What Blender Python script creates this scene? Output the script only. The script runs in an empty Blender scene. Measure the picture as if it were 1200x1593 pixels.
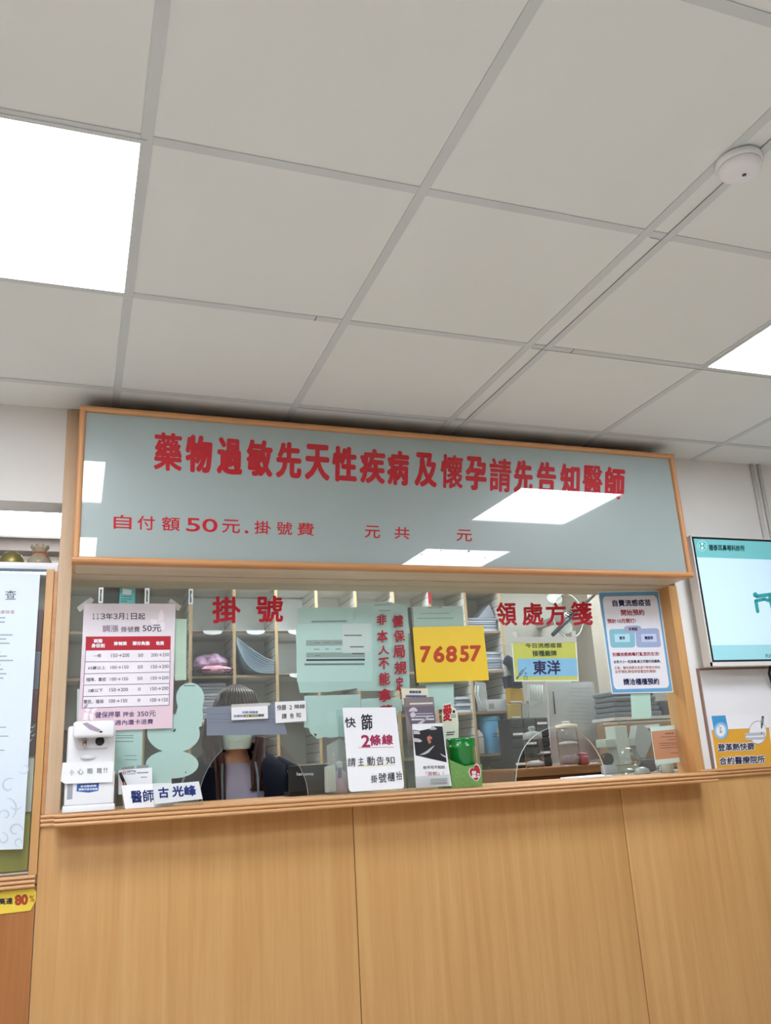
import bpy, bmesh, math, random
import numpy as np
from mathutils import Vector, Matrix
from mathutils.geometry import tessellate_polygon
random.seed(7)
C = bpy.context.scene.collection
S = bpy.context.scene
# ------------------------------------------------------------------ camera
F_PX, YAW, PITCH, ROLL = 1313.486, 0.3583313, 0.2912790, -0.0587485
CAM = Vector((0, 0, 1.21036))
def cam_axes():
    f = Vector((math.sin(YAW)*math.cos(PITCH), math.cos(YAW)*math.cos(PITCH), math.sin(PITCH)))
    r = Vector((math.cos(YAW), -math.sin(YAW), 0)); u = r.cross(f)
    c, s = math.cos(ROLL), math.sin(ROLL)
    return c*r + s*u, -s*r + c*u, f
RX, UX, FX = cam_axes()
cd = bpy.data.cameras.new('camera'); cam = bpy.data.objects.new('camera', cd); C.objects.link(cam)
cam.matrix_world = Matrix(((RX.x, UX.x, -FX.x, CAM.x), (RX.y, UX.y, -FX.y, CAM.y), (RX.z, UX.z, -FX.z, CAM.z), (0, 0, 0, 1)))
cd.sensor_fit = 'VERTICAL'; cd.sensor_height = 36; cd.sensor_width = 36*1200/1593
cd.lens = F_PX*36/1593; cd.clip_start = 0.02; cd.clip_end = 60
S.camera = cam
# ------------------------------------------------------------------ exposure and world
S.view_settings.view_transform = 'Standard'; S.view_settings.look = 'None'
S.view_settings.gamma = 1; S.view_settings.use_curve_mapping = False
S.view_settings.exposure = 0.45
PANEL_L = 16.0          # radiance of the ceiling light panels in the waiting room
INNER_L = 18.0           # radiance of the panels in the room behind the window
S.cycles.use_denoising = True
S.cycles.max_bounces = 10; S.cycles.transparent_max_bounces = 24; S.cycles.diffuse_bounces = 6
S.cycles.sample_clamp_indirect = 6
w = bpy.data.worlds.new('world'); S.world = w; w.use_nodes = True
w.node_tree.nodes['Background'].inputs[0].default_value = (0.6, 0.65, 0.7, 1)
w.node_tree.nodes['Background'].inputs[1].default_value = 0.05
# ------------------------------------------------------------------ coordinates
def at(u, v, Y):                  # a pixel of the photo, on the vertical plane y = Y
    d = RX*((u-600)/F_PX) - UX*((v-796.5)/F_PX) + FX
    return CAM + d*(Y/d.y)
def atz(u, v, Z):
    d = RX*((u-600)/F_PX) - UX*((v-796.5)/F_PX) + FX
    return CAM + d*((Z-CAM.z)/d.z)
def cropper(x0, y0, s): return lambda x, y: (x0+x/s, y0+y/s)
CEIL = 2.45; WY = 2.89; GY = 2.95; GT = 0.008; SY = 2.722; LY = 2.78
def sill_z(x): return 1.1285 - 0.0056*x
# ------------------------------------------------------------------ materials
def lin(c):
    c = c.lstrip('#'); r = [int(c[i:i+2], 16)/255 for i in (0, 2, 4)]
    return tuple(x/12.92 if x <= .04045 else ((x+.055)/1.055)**2.4 for x in r) + (1,)
MATS = {}
def mat(name, col, rough=.6, noise=.06, nscale=20, metal=0, spec=.4, coat=0, stretch=(1, 1, 1), bump=0, emit=None, es=0, alpha=1, trans=0):
    if name in MATS: return MATS[name]
    m = bpy.data.materials.new(name); m.use_nodes = True; MATS[name] = m
    nt = m.node_tree; b = nt.nodes['Principled BSDF']; L = nt.links.new
    c = lin(col)
    tc = nt.nodes.new('ShaderNodeNewGeometry'); mp = nt.nodes.new('ShaderNodeMapping'); mp.inputs['Scale'].default_value = stretch
    nz = nt.nodes.new('ShaderNodeTexNoise'); nz.inputs['Scale'].default_value = nscale; nz.inputs['Detail'].default_value = 4
    L(tc.outputs['Position'], mp.inputs['Vector']); L(mp.outputs[0], nz.inputs['Vector'])
    mx = nt.nodes.new('ShaderNodeMix'); mx.data_type = 'RGBA'
    mx.inputs[6].default_value = tuple(x*(1-noise) for x in c[:3])+(1,)
    mx.inputs[7].default_value = tuple(min(1, x*(1+noise)) for x in c[:3])+(1,)
    L(nz.outputs['Fac'], mx.inputs[0]); L(mx.outputs[2], b.inputs['Base Color'])
    b.inputs['Roughness'].default_value = rough; b.inputs['Metallic'].default_value = metal
    b.inputs['Specular IOR Level'].default_value = spec; b.inputs['Coat Weight'].default_value = coat
    b.inputs['Coat Roughness'].default_value = .03
    b.inputs['Alpha'].default_value = alpha; b.inputs['Transmission Weight'].default_value = trans
    if bump:
        bp = nt.nodes.new('ShaderNodeBump'); bp.inputs['Strength'].default_value = bump; bp.inputs['Distance'].default_value = .002
        L(nz.outputs['Fac'], bp.inputs['Height']); L(bp.outputs[0], b.inputs['Normal'])
    if emit:
        b.inputs['Emission Color'].default_value = lin(emit); b.inputs['Emission Strength'].default_value = es
    return m
def wood(name, c1, c2, axis='z', rough=.45, scale=1.0, coat=.0):
    m = bpy.data.materials.new(name); m.use_nodes = True; nt = m.node_tree; b = nt.nodes['Principled BSDF']; L = nt.links.new
    tc = nt.nodes.new('ShaderNodeNewGeometry'); mp = nt.nodes.new('ShaderNodeMapping')
    s = {'z': (22, 22, .7), 'x': (.7, 22, 22)}[axis]; mp.inputs['Scale'].default_value = tuple(k*scale for k in s)
    nz = nt.nodes.new('ShaderNodeTexNoise'); nz.inputs['Scale'].default_value = 1.0; nz.inputs['Detail'].default_value = 5; nz.inputs['Distortion'].default_value = .4
    n2 = nt.nodes.new('ShaderNodeTexNoise'); n2.inputs['Scale'].default_value = 7; n2.inputs['Detail'].default_value = 3
    cr = nt.nodes.new('ShaderNodeValToRGB'); cr.color_ramp.elements[0].position = .3; cr.color_ramp.elements[1].position = .7
    cr.color_ramp.elements[0].color = lin(c1); cr.color_ramp.elements[1].color = lin(c2)
    ad = nt.nodes.new('ShaderNodeMath'); ad.operation = 'MULTIPLY_ADD'; ad.inputs[1].default_value = .35
    L(tc.outputs['Position'], mp.inputs['Vector']); L(mp.outputs[0], nz.inputs['Vector']); L(mp.outputs[0], n2.inputs['Vector'])
    L(n2.outputs['Fac'], ad.inputs[0]); L(nz.outputs['Fac'], ad.inputs[2])
    sb = nt.nodes.new('ShaderNodeMath'); sb.operation = 'SUBTRACT'; sb.inputs[1].default_value = .17
    L(ad.outputs[0], sb.inputs[0]); L(sb.outputs[0], cr.inputs['Fac']); L(cr.outputs['Color'], b.inputs['Base Color'])
    b.inputs['Roughness'].default_value = rough; b.inputs['Specular IOR Level'].default_value = .4; b.inputs['Coat Weight'].default_value = coat
    return m
def glass(name, tint, refl=1.0, ior=1.5, rough=0.0, veil=0.0):
    m = bpy.data.materials.new(name); m.use_nodes = True; nt = m.node_tree; nt.nodes.clear(); L = nt.links.new
    o = nt.nodes.new('ShaderNodeOutputMaterial'); mx = nt.nodes.new('ShaderNodeMixShader')
    t = nt.nodes.new('ShaderNodeBsdfTransparent'); t.inputs[0].default_value = lin(tint)
    g = nt.nodes.new('ShaderNodeBsdfGlossy'); g.inputs['Roughness'].default_value = rough; g.inputs[0].default_value = (1, 1, 1, 1)
    f = nt.nodes.new('ShaderNodeFresnel'); f.inputs['IOR'].default_value = ior
    k = nt.nodes.new('ShaderNodeMath'); k.operation = 'MULTIPLY'; k.inputs[1].default_value = refl; k.use_clamp = True
    gm = nt.nodes.new('ShaderNodeNewGeometry'); io = nt.nodes.new('ShaderNodeMath'); io.operation = 'MULTIPLY_ADD'   # thin pane: the same index from both sides
    io.inputs[1].default_value = 1/ior-ior; io.inputs[2].default_value = ior; L(gm.outputs['Backfacing'], io.inputs[0]); L(io.outputs[0], f.inputs['IOR'])
    L(f.outputs[0], k.inputs[0]); L(k.outputs[0], mx.inputs[0]); L(t.outputs[0], mx.inputs[1]); L(g.outputs[0], mx.inputs[2]); 
    if veil:      # pale diffuse film imitating the hazy reflection on the pane
        d = nt.nodes.new('ShaderNodeBsdfDiffuse'); d.inputs[0].default_value = (.75, .78, .77, 1); m2 = nt.nodes.new('ShaderNodeMixShader'); m2.inputs[0].default_value = veil
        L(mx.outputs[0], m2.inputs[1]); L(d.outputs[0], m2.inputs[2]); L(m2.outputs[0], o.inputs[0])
    else: L(mx.outputs[0], o.inputs[0])
    MATS[name] = m
    return m
def emitter(name, col, s):
    m = bpy.data.materials.new(name); m.use_nodes = True; nt = m.node_tree; nt.nodes.clear()
    o = nt.nodes.new('ShaderNodeOutputMaterial'); e = nt.nodes.new('ShaderNodeEmission')
    e.inputs[0].default_value = lin(col); e.inputs[1].default_value = s; nt.links.new(e.outputs[0], o.inputs[0]); return m
M_TILE = mat('ceiling_tile', '#e1e4e1', .9, .03, 3, spec=.1)
M_TBAR = mat('ceiling_tbar', '#ccd0d0', .6, .04, 6, spec=.2)
M_WALL = mat('wall_paint', '#e3e1dd', .85, .03, 5, spec=.2, bump=.05)
M_SIDE = mat('side_wall', '#a59c90', .85, .03, 5, spec=.2)
M_INWALL = mat('inner_wall', '#bdb8ae', .85, .04, 4, spec=.2)
M_LAM = wood('beech_laminate', '#bf9058', '#cca067', 'z', .42, 1.6)
M_LAMD = wood('dark_laminate', '#955a2c', '#aa7040', 'z', .45)
M_POST = wood('pale_post', '#bb9f80', '#cfb393', 'z', .5)
M_STILE = wood('stile_wood', '#bf8f58', '#cfa068', 'z', .45)
M_FRAME = wood('frame_wood', '#b9804f', '#cc9766', 'x', .4)
M_FRAMEV = wood('frame_wood_upright', '#b9804f', '#cc9766', 'z', .4)
M_BEAD = wood('bead_wood', '#bd8b5a', '#d3a473', 'x', .38)
M_SOFFIT = wood('soffit_wood', '#c2b29a', '#d0c2ab', 'x', .4)
M_SHELF = wood('shelf_birch', '#b2936b', '#c8aa80', 'z', .5)
M_TRAY = wood('tray_wood', '#84552f', '#9a6a3c', 'x', .45)
M_WHITE = mat('white_plastic', '#e6e6e8', .35, .02)
M_CREAM = mat('white_melamine', '#cfccc6', .5, .03)
M_GREYP = mat('grey_plastic', '#a7a8aa', .45, .04)
M_BLACK = mat('black_plastic', '#15161a', .4, .1)
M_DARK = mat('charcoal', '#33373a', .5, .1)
M_SLOT = mat('slot_black', '#1c1a18', .9, 0)
M_RED = mat('sign_red', '#b40f22', .45, .05)
M_REDG = mat('vinyl_red', '#b8142a', .5, .05)
M_BRUSH = mat('brush_red', '#a31f30', .6, .15, 120)
M_PAPER = mat('white_paper', '#e8e9ec', .8, .02)
M_SHEET = mat('inside_paper', '#d6e8e7', .8, .025, 40)
M_SHEETB = mat('inside_paper_dull', '#c8dcda', .8, .03, 40)
M_INK = mat('black_ink', '#25262b', .7, .05)
M_INKG = mat('grey_ink', '#7d8286', .7, .05)
M_INKP = mat('purple_ink', '#4d3468', .7, .05)
M_NAVY = mat('navy_ink', '#1d2350', .7, .05)
M_BLUEI = mat('blue_ink', '#24418f', .7, .08)
M_GLASS = glass('window_glass', '#f8fdfb', 1.0, veil=.035)
M_GEDGE = mat('glass_cut_edge', '#b9bdb8', .3, .05)
M_CLEAR = glass('clear_plastic', '#f6f8f8', .9)
M_CLEARB = mat('clear_bag', '#dfe3e3', .15, .02, 20, spec=.9, alpha=.3)
M_TAPE = mat('sticky_tape', '#dcdcd6', .3, .02, 20, spec=.6, alpha=.5)
M_LIGHT = emitter('light_diffuser', '#eef5ff', PANEL_L)
M_LIGHTI = emitter('inner_light_diffuser', '#f3f7ff', INNER_L)
# ------------------------------------------------------------------ mesh building
WL = {}
def wloc(o):
    return WL.get(o.name, Vector((0, 0, 0))) if o else Vector((0, 0, 0))
class MB:
    def __init__(s): s.v = []; s.f = []; s.m = []; s.sm = []
    def add(s, vs, fs, mi=0, smooth=False):
        n = len(s.v); s.v += [Vector(p) for p in vs]; s.f += [tuple(n+i for i in f) for f in fs]; s.m += [mi]*len(fs); s.sm += [smooth]*len(fs); return s
    def box(s, x0, x1, y0, y1, z0, z1, mi=0, bv=0.0):
        if bv <= 0:
            vs = [(x, y, z) for x in (x0, x1) for y in (y0, y1) for z in (z0, z1)]
            return s.add(vs, [(0, 1, 3, 2), (4, 6, 7, 5), (0, 4, 5, 1), (2, 3, 7, 6), (0, 2, 6, 4), (1, 5, 7, 3)], mi)
        bm = bmesh.new(); bmesh.ops.create_cube(bm, size=1)
        for v in bm.verts: v.co = Vector(((x0+x1)/2+v.co.x*(x1-x0), (y0+y1)/2+v.co.y*(y1-y0), (z0+z1)/2+v.co.z*(z1-z0)))
        bmesh.ops.bevel(bm, geom=bm.edges[:], offset=bv, segments=3, profile=.5, affect='EDGES')
        return s.bm(bm, mi, True)
    def bm(s, bm, mi=0, smooth=False):
        bm.verts.index_update()
        s.add([v.co.copy() for v in bm.verts], [[v.index for v in f.verts] for f in bm.faces], mi, smooth); bm.free(); return s
    def prism(s, pts, d, mi=0):      # closed polygon of 3-D points, extruded by vector d
        n = len(pts); d = Vector(d); a = [Vector(p) for p in pts]; b = [p+d for p in a]
        fs = [tuple(range(n)), tuple(range(2*n-1, n-1, -1))] + [(i, n+i, n+(i+1) % n, (i+1) % n) for i in range(n)]
        return s.add(a+b, fs, mi)
    def px(s, pts, Y, t=.0006, mi=0): # polygon given by photo pixels on plane y = Y, thickness t away from the viewer
        return s.prism([at(u, v, Y) for u, v in pts], (0, t, 0), mi)
    def lathe(s, prof, c, seg=28, mi=0, axis='z', smooth=True):
        c = Vector(c); vs = []; fs = []
        for r, h in prof:
            for k in range(seg):
                a = 2*math.pi*k/seg; x, y = r*math.cos(a), r*math.sin(a)
                vs.append(c+Vector({'z': (x, y, h), 'y': (x, h, y), 'x': (h, x, y)}[axis]))
        for i in range(len(prof)-1):
            for k in range(seg):
                a, b = i*seg+k, i*seg+(k+1) % seg
                fs.append((a, b, b+seg, a+seg))
        fs.append(tuple(range(seg-1, -1, -1))); n = (len(prof)-1)*seg; fs.append(tuple(range(n, n+seg)))
        return s.add(vs, fs, mi, smooth)
    def tube(s, path, r, seg=8, mi=0, closed=False):
        path = [Vector(p) for p in path]; n = len(path); vs = []; fs = []
        rr = r if isinstance(r, (list, tuple)) else [r]*n
        for i, p in enumerate(path):
            t = (path[(i+1) % n if closed else min(i+1, n-1)] - path[(i-1) % n if closed else max(i-1, 0)]).normalized()
            a = t.orthogonal() if abs(t.z) > .9 else t.cross(Vector((0, 0, 1)))
            a.normalize(); b = t.cross(a)
            for k in range(seg):
                g = 2*math.pi*k/seg; vs.append(p+a*rr[i]*math.cos(g)+b*rr[i]*math.sin(g))
        for i in range(n if closed else n-1):
            j = (i+1) % n
            for k in range(seg): fs.append((i*seg+k, i*seg+(k+1) % seg, j*seg+(k+1) % seg, j*seg+k))
        if not closed: fs += [tuple(range(seg-1, -1, -1)), tuple(range((n-1)*seg, n*seg))]
        return s.add(vs, fs, mi, True)
    def ell(s, c, r, mi=0, seg=24, rings=14):
        bm = bmesh.new(); bmesh.ops.create_uvsphere(bm, u_segments=seg, v_segments=rings, radius=1)
        for v in bm.verts: v.co = Vector((c[0]+v.co.x*r[0], c[1]+v.co.y*r[1], c[2]+v.co.z*r[2]))
        return s.bm(bm, mi, True)
    def build(s, name, mats, parent=None, origin=None):
        me = bpy.data.meshes.new(name)
        if parent: off = wloc(parent)
        elif origin is not None: off = Vector(origin)
        else:
            lo = [min(p[i] for p in s.v) for i in range(3)]; hi = [max(p[i] for p in s.v) for i in range(3)]
            off = Vector(((lo[0]+hi[0])/2, (lo[1]+hi[1])/2, lo[2]))
        me.from_pydata([tuple(p-off) for p in s.v], [], s.f)
        for m in (mats if isinstance(mats, (list, tuple)) else [mats]): me.materials.append(m)
        for p, mi, sm in zip(me.polygons, s.m, s.sm): p.material_index = mi; p.use_smooth = sm
        bm = bmesh.new(); bm.from_mesh(me); bmesh.ops.recalc_face_normals(bm, faces=bm.faces[:]); bm.to_mesh(me); bm.free()
        o = bpy.data.objects.new(name, me); C.objects.link(o)
        if parent: o.parent = parent; WL[o.name] = off
        else: o.location = off; WL[o.name] = off
        return o
def tag(o, label, cat, group=None):
    o['label'] = label; o['category'] = cat
    if group: o['group'] = group
    return o
def thing(name, label, cat, loc=(0, 0, 0), group=None):
    o = bpy.data.objects.new(name, None); C.objects.link(o); o.location = loc; WL[o.name] = Vector(loc); o.empty_display_size = .05
    return tag(o, label, cat, group)
def struct(o): o['kind'] = 'structure'; return o
# ------------------------------------------------------------------ lettering
GC = {}
def glyph(s):
    if s not in GC:
        cu = bpy.data.curves.new('t', 'FONT'); cu.body = s; cu.dimensions = '2D'; cu.fill_mode = 'FRONT'; cu.resolution_u = 3
        o = bpy.data.objects.new('t', cu); me = o.to_mesh()
        v = np.array([(p.co.x, p.co.y) for p in me.vertices]); f = [tuple(p.vertices) for p in me.polygons]
        o.to_mesh_clear(); bpy.data.objects.remove(o); bpy.data.curves.remove(cu); GC[s] = (v, f)
    return GC[s]
def rq(x0, y0, x1, y1, s=0, k=0):    # a text box in pixels: s = rise of the right end, k = shift of the bottom edge
    return [(x0, y0), (x1, y0+s), (x1+k, y1+s), (x0+k, y1)]
class Txt:
    def __init__(s): s.mb = MB(); s.n = 0
    def add(s, body, quad, Y, bold=0.0, layer=0):   # bold: extra stroke half-width as a share of the text height
        v, f = glyph(body); lo = v.min(0); hi = v.max(0); h = hi-lo
        h = np.where(h < 1e-6, 1, h); q = [at(u, w_, Y) for u, w_ in quad]
        H = (q[0]-q[3]).length; W = (q[1]-q[0]).length; b = bold*H
        offs = [(0, 0)] if b <= 0 else [(0, 0)]+[(b*math.cos(a), b*math.sin(a)) for a in [math.pi*k/4 for k in range(8)]]
        ix, iz = min(b/max(W, 1e-6), .3), min(b/max(H, 1e-6), .3)
        for n, (dx, dz) in enumerate(offs):
            vs = []
            for p in v:
                a = ix+(1-2*ix)*(p[0]-lo[0])/h[0]; c = iz+(1-2*iz)*(p[1]-lo[1])/h[1]
                P = q[3].lerp(q[2], a).lerp(q[0].lerp(q[1], a), c)
                vs.append((P.x+dx, P.y-.00004*n-.00001*(s.n % 3), P.z+dz))
            s.mb.add(vs, f)
        s.n += 1; return s
    def chars(s, body, boxes, Y, bold=0.0):
        for ch, b in zip(body, boxes): s.add(ch, rq(*b) if not isinstance(b[0], tuple) else b, Y, bold)
        return s
    def build(s, m, parent, name='lettering'): return s.mb.build(name, m, parent)
def write(parent, m, Y, items, bold=0.0, name='lettering'):
    t = Txt()
    for it in items: t.add(it[0], it[1], Y, it[2] if len(it) > 2 else bold)
    return t.build(m, parent, name)
def lines(parent, m, Y, rows, name='printed_lines'):   # unreadably small print: rows of short dashes (quads in pixels)
    mb = MB(); rnd = random.Random(3)
    for (x0, y0, x1, y1, s) in rows:
        x = x0
        while x < x1:
            wd = min(rnd.uniform(1.2, 2.6), x1-x); f = (x-x0)/(x1-x0)*s
            mb.px([(x, y0+f), (x+wd*.8, y0+f), (x+wd*.8, y1+f), (x, y1+f)], Y, .0001); x += wd
    return mb.build(name, m, parent)
def rrect(p, q, r, n=5, corner=None):   # rounded rectangle between opposite unit-square corners mapped later
    x0, y0 = p; x1, y1 = q; out = []
    for cx, cy, a0 in ((x1-r, y0+r, -90), (x1-r, y1-r, 0), (x0+r, y1-r, 90), (x0+r, y0+r, 180)):
        for k in range(n+1):
            a = math.radians(a0+90*k/n); out.append((cx+r*math.cos(a), cy+r*math.sin(a)))
    return out
def quadmap(quad, pts):     # unit-square points (v down) into a pixel quad TL TR BR BL
    TL, TR, BR, BL = quad
    return [((TL[0]*(1-a)+TR[0]*a)*(1-b)+(BL[0]*(1-a)+BR[0]*a)*b, (TL[1]*(1-a)+TR[1]*a)*(1-b)+(BL[1]*(1-a)+BR[1]*a)*b) for a, b in pts]
def ellpx(cx, cy, rx, ry, n=28): return [(cx+rx*math.cos(2*math.pi*k/n), cy+ry*math.sin(2*math.pi*k/n)) for k in range(n)]

# ------------------------------------------------------------------ room shell
RX0, RX1, RY0, RY1 = -2.6, 4.6, -3.2, 4.75
o = struct(MB().box(RX0, RX1, RY0, WY+.12, -.05, 0).build('floor', mat('floor_tile', '#d6d3cb', .35, .06, 3), origin=(0, 0, 0)))
o['label'] = 'beige floor of the waiting room'
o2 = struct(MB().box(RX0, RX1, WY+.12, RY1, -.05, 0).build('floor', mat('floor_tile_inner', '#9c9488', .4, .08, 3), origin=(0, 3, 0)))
TX = [.085+.605*k for k in range(-5, 3)] + [1.3634+.605*k for k in range(0, 6)]      # T-bar centre lines; a narrow filler strip lies between 1.295 and 1.363
TY = [1.479+.605*k for k in range(-7, 3)]
PAN = [(-.52, 1.479), (1.9684, 1.479), (1.9684, .269), (-.52, .269), (-1.73, -1.546), (-1.125, -.941), (-1.73, .269)]  # last three: unseen panels added to raise the overall light
PANI = [(-.52, 3.96), (1.0, 3.55), (2.55, 3.55)]
# ceiling tiles: a slab with square holes for the light panels is made of strips
def ceil_mesh():
    mb = MB(); holes = [(x+.012, x+.593, y+.012, y+.593) for x, y in PAN]+[(x+.012, x+.593, y+.012, y+.593) for x, y in PANI]
    xs = sorted({RX0, RX1} | {h[i] for h in holes for i in (0, 1)}); ys = sorted({RY0, RY1} | {h[i] for h in holes for i in (2, 3)})
    for i in range(len(xs)-1):
        for j in range(len(ys)-1):
            cx, cy = (xs[i]+xs[i+1])/2, (ys[j]+ys[j+1])/2
            if any(h[0] < cx < h[1] and h[2] < cy < h[3] for h in holes): continue
            mb.box(xs[i], xs[i+1], ys[j], ys[j+1], CEIL+.003, CEIL+.03)
    return mb
ceiling = struct(ceil_mesh().build('ceiling', M_TILE, origin=(0, 0, CEIL)))
ceiling['label'] = 'suspended ceiling of square off-white tiles'
mb = MB()
for x in TX:
    if RX0 < x < RX1: mb.box(x-.012, x+.012, RY0, WY-.002, CEIL, CEIL+.0028)
for y in TY:
    if y > RY0:
        xs = [RX0]+[x for x in TX if RX0 < x < RX1]+[RX1]
        for a, b in zip(xs, xs[1:]): mb.box(a+.0125, b-.0125, y-.012, y+.012, CEIL+.0002, CEIL+.0028)
mb.build('ceiling_grid', M_TBAR, ceiling)
mb = MB()     # dark open joints where the grid pieces meet
for (a, b, c, d) in ((1.3505, 1.3515, -1, 2.7), (.60, .602, 2.072, 2.096), (1.452, 1.454, 2.072, 2.096)): mb.box(a, b, c, d, CEIL-.0006, CEIL)
for (a, b, y) in ((1.31, 2.56, 2.0965), (.70, 1.28, 2.7015), (1.315, 1.345, 1.4915)): mb.box(a, b, y-.0006, y+.0006, CEIL-.0006, CEIL)
mb.build('joint', M_SLOT, ceiling)
for i, (x, y) in enumerate(PAN+PANI):
    inner = i >= len(PAN)
    lab = ['square ceiling light at the left edge over the window', 'square ceiling light at the right edge above the wall screen',
           'square ceiling light reflected low in the glass sign, right', 'square ceiling light reflected low in the glass sign, left',
           'square ceiling light at the rear of the waiting room, last one', 'square ceiling light at the rear of the waiting room, nearer one',
           'square ceiling light near the left side wall',
           'square ceiling light in the back room seen over the ornaments', 'square ceiling light in the back room above the pigeonholes',
           'square ceiling light in the back room above the jars'][i]
    t = thing('ceiling_light', lab, 'ceiling light', (x+.3025, y+.3025, CEIL), 'ceiling light panels')
    MB().box(x+.0125, x+.5925, y+.0125, y+.5925, CEIL+.004, CEIL+.014).build('diffuser', M_LIGHTI if inner else M_LIGHT, t)
    f = MB()
    for (a, b, c, d) in ((0, .605, 0, .0118), (0, .605, .5932, .605), (0, .0118, .012, .593), (.5932, .605, .012, .593)):
        f.box(x+a, x+b, y+c, y+d, CEIL-.0022, CEIL+.0005)
    f.build('frame', M_TBAR, t)
# outer walls of the waiting room and of the back room
for nm, b, m, lab in (('wall_left', (RX0-.1, RX0, RY0, RY1, 0, CEIL+.03), M_SIDE, 'warm grey wall on the left, outside the picture'),
                      ('wall_right', (RX1, RX1+.1, RY0, RY1, 0, CEIL+.03), M_SIDE, 'warm grey wall on the right, outside the picture'),
                      ('wall_rear', (RX0, RX1, RY0-.1, RY0, 0, CEIL+.03), M_SIDE, 'warm grey wall of the waiting room opposite the window'),
                      ('wall_inner', (RX0, RX1, RY1, RY1+.1, 0, CEIL+.03), M_INWALL, 'grey-beige far wall of the back room')):
    struct(MB().box(*b).build(nm, m))['label'] = lab
for i, b in enumerate(((RX0, RX0+.02, RY0, WY-.01, 0, 1.1), (RX1-.02, RX1, RY0, WY-.01, 0, 1.1), (RX0+.02, RX1-.02, RY0, RY0+.02, 0, 1.1))):  # unseen dark panelling, added to cut bounce light onto the front wall
    struct(MB().box(*b).build('wainscot', M_LAMD))['label'] = ['laminate wainscot on the left side wall', 'laminate wainscot on the right side wall', 'laminate wainscot on the rear wall of the waiting room'][i]
# the front wall with the service window: white plaster around, laminate panels under
WX0, WX1 = -.0705, 2.372      # outer edges of the wooden window posts
mb = MB()
mb.box(RX0, WX0, WY, WY+.12, 2.112, CEIL+.03)                       # over the left opening
mb.box(RX0, -.9, WY, WY+.12, 0, 2.112)
mb.box(WX1, RX1, WY, WY+.12, 1.09, CEIL+.03)                       # right of the window
mb.box(WX0, WX1, WY+.05, WY+.135, 1.875, CEIL+.03)                  # lintel behind the sign
mb.box(-.0815, RX1, WY+.02, WY+.12, 0, 1.09); mb.box(-.9, -.082, WY+.02, WY+.12, 0, .928)
wall = struct(mb.build('wall_front', M_WALL, origin=(0, WY, 0))); wall['label'] = 'white wall around the service window'
wall_front = wall
mb = MB(); mb.box(-.028, 2.331, WY-.001, WY+.19, 1.8665, 1.8749)
struct(mb.build('trim_1', M_SOFFIT))['label'] = 'pale wooden soffit under the glass sign box'
for i, (a, b) in enumerate(((-.0815, .8995), (.9020, 1.9655), (1.9680, 3.04), (3.0425, RX1))):
    o = struct(MB().box(a, b, WY-.0, WY+.02, 0, 1.094, 0, .0012).build('trim_%d' % (i+2), M_LAM))
    o['label'] = ['beech laminate panel under the left half of the window', 'beech laminate panel under the right half of the window',
                  'beech laminate panel under the wall screen', 'beech laminate panel past the right edge of the picture'][i]
struct(MB().box(WX0, RX1, WY+.008, WY+.0199, .0, 1.093).build('trim_6', M_SLOT))['label'] = 'dark open joint between the laminate panels'
# wooden posts and the reveal of the window
for nm, x0, x1, z1, lab in (('trim_7', WX0, -.0285, CEIL, 'pale wooden post at the left of the window'), ('trim_8', 2.331, WX1, 1.8685, 'wooden post at the right of the window')):
    struct(MB().box(x0, x1, WY-.006, GY+.05, 1.09, z1, 0, .001).build(nm, M_POST if nm == 'trim_7' else M_STILE))['label'] = lab
def bead_profile(x0, x1, yf, yb, slope=True, top=None):
    mb = MB(); n = 24; prof = []
    # three stacked half-round beads, profile in (y, z) from the sill top downwards
    for k in range(3):
        zc = -.006-.0122*k
        for j in range(7):
            a = math.radians(90-180*j/6); prof.append((yf+.0095-.0100*math.cos(a), zc+.0060*math.sin(a)))
    prof = [(yb, 0)]+prof+[(yb, -.0366)]
    m_ = len(prof); vs = []; fs = []
    for i in (0, 1):
        x = (x0, x1)[i]; zb = (sill_z(x) if top is None else top)
        vs += [(x, y, zb+z) for y, z in prof]
    fs = [(j, (j+1) % m_, m_+(j+1) % m_, m_+j) for j in range(m_)]+[tuple(range(m_)), tuple(range(2*m_-1, m_-1, -1))]
    mb.add(vs, fs); return mb
struct(bead_profile(-.041, 2.343, LY, GY+.27).build('windowsill', M_BEAD))['label'] = 'reeded wooden ledge under the service window'
struct(bead_profile(2.3435, RX1, WY-.013, WY-.0005, top=1.1245).build('trim_9', M_BEAD))['label'] = 'reeded wooden rail on the wall right of the ledge'
struct(bead_profile(-.0815, -.0415, WY-.013, WY-.0065, top=1.1275).build('trim_10', M_BEAD))['label'] = 'short reeded wooden rail left of the ledge'
# ------------------------------------------------------------------ window pane with two arched openings
def arch_px(pts): return [at(u, v, GY) for u, v in pts]
GB = 1.1215
def glass_pane():
    la = [at(*p, GY) for p in ((308, 1248), (316, 1213), (334, 1180), (362, 1155), (398, 1145.5), (433, 1155), (459, 1181), (475, 1211), (480, 1236))]
    ra = [at(*p, GY) for p in ((803, 1216), (808, 1183), (822, 1155), (845, 1137), (873, 1129), (899, 1137), (921, 1156), (937, 1183), (943, 1207))]
    def smooth(p):
        q = []
        for i in range(len(p)-1):
            a, b, c, d = p[max(i-1, 0)], p[i], p[i+1], p[min(i+2, len(p)-1)]
            for k in range(4):
                t = k/4; q.append(.5*((2*b)+(c-a)*t+(2*a-5*b+4*c-d)*t*t+(3*b-a-3*c+d)*t**3))
        q.append(p[-1]); return q
    la, ra = smooth(la), smooth(ra)
    for A in (la, ra): A[0].z = GB; A[-1].z = GB
    return la, ra
la, ra = glass_pane()
out = [Vector((-.0265, GY, GB))]+la+ra+[Vector((2.33, GY, GB)), Vector((2.33, GY, 1.866)), Vector((-.0265, GY, 1.866))]
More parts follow.
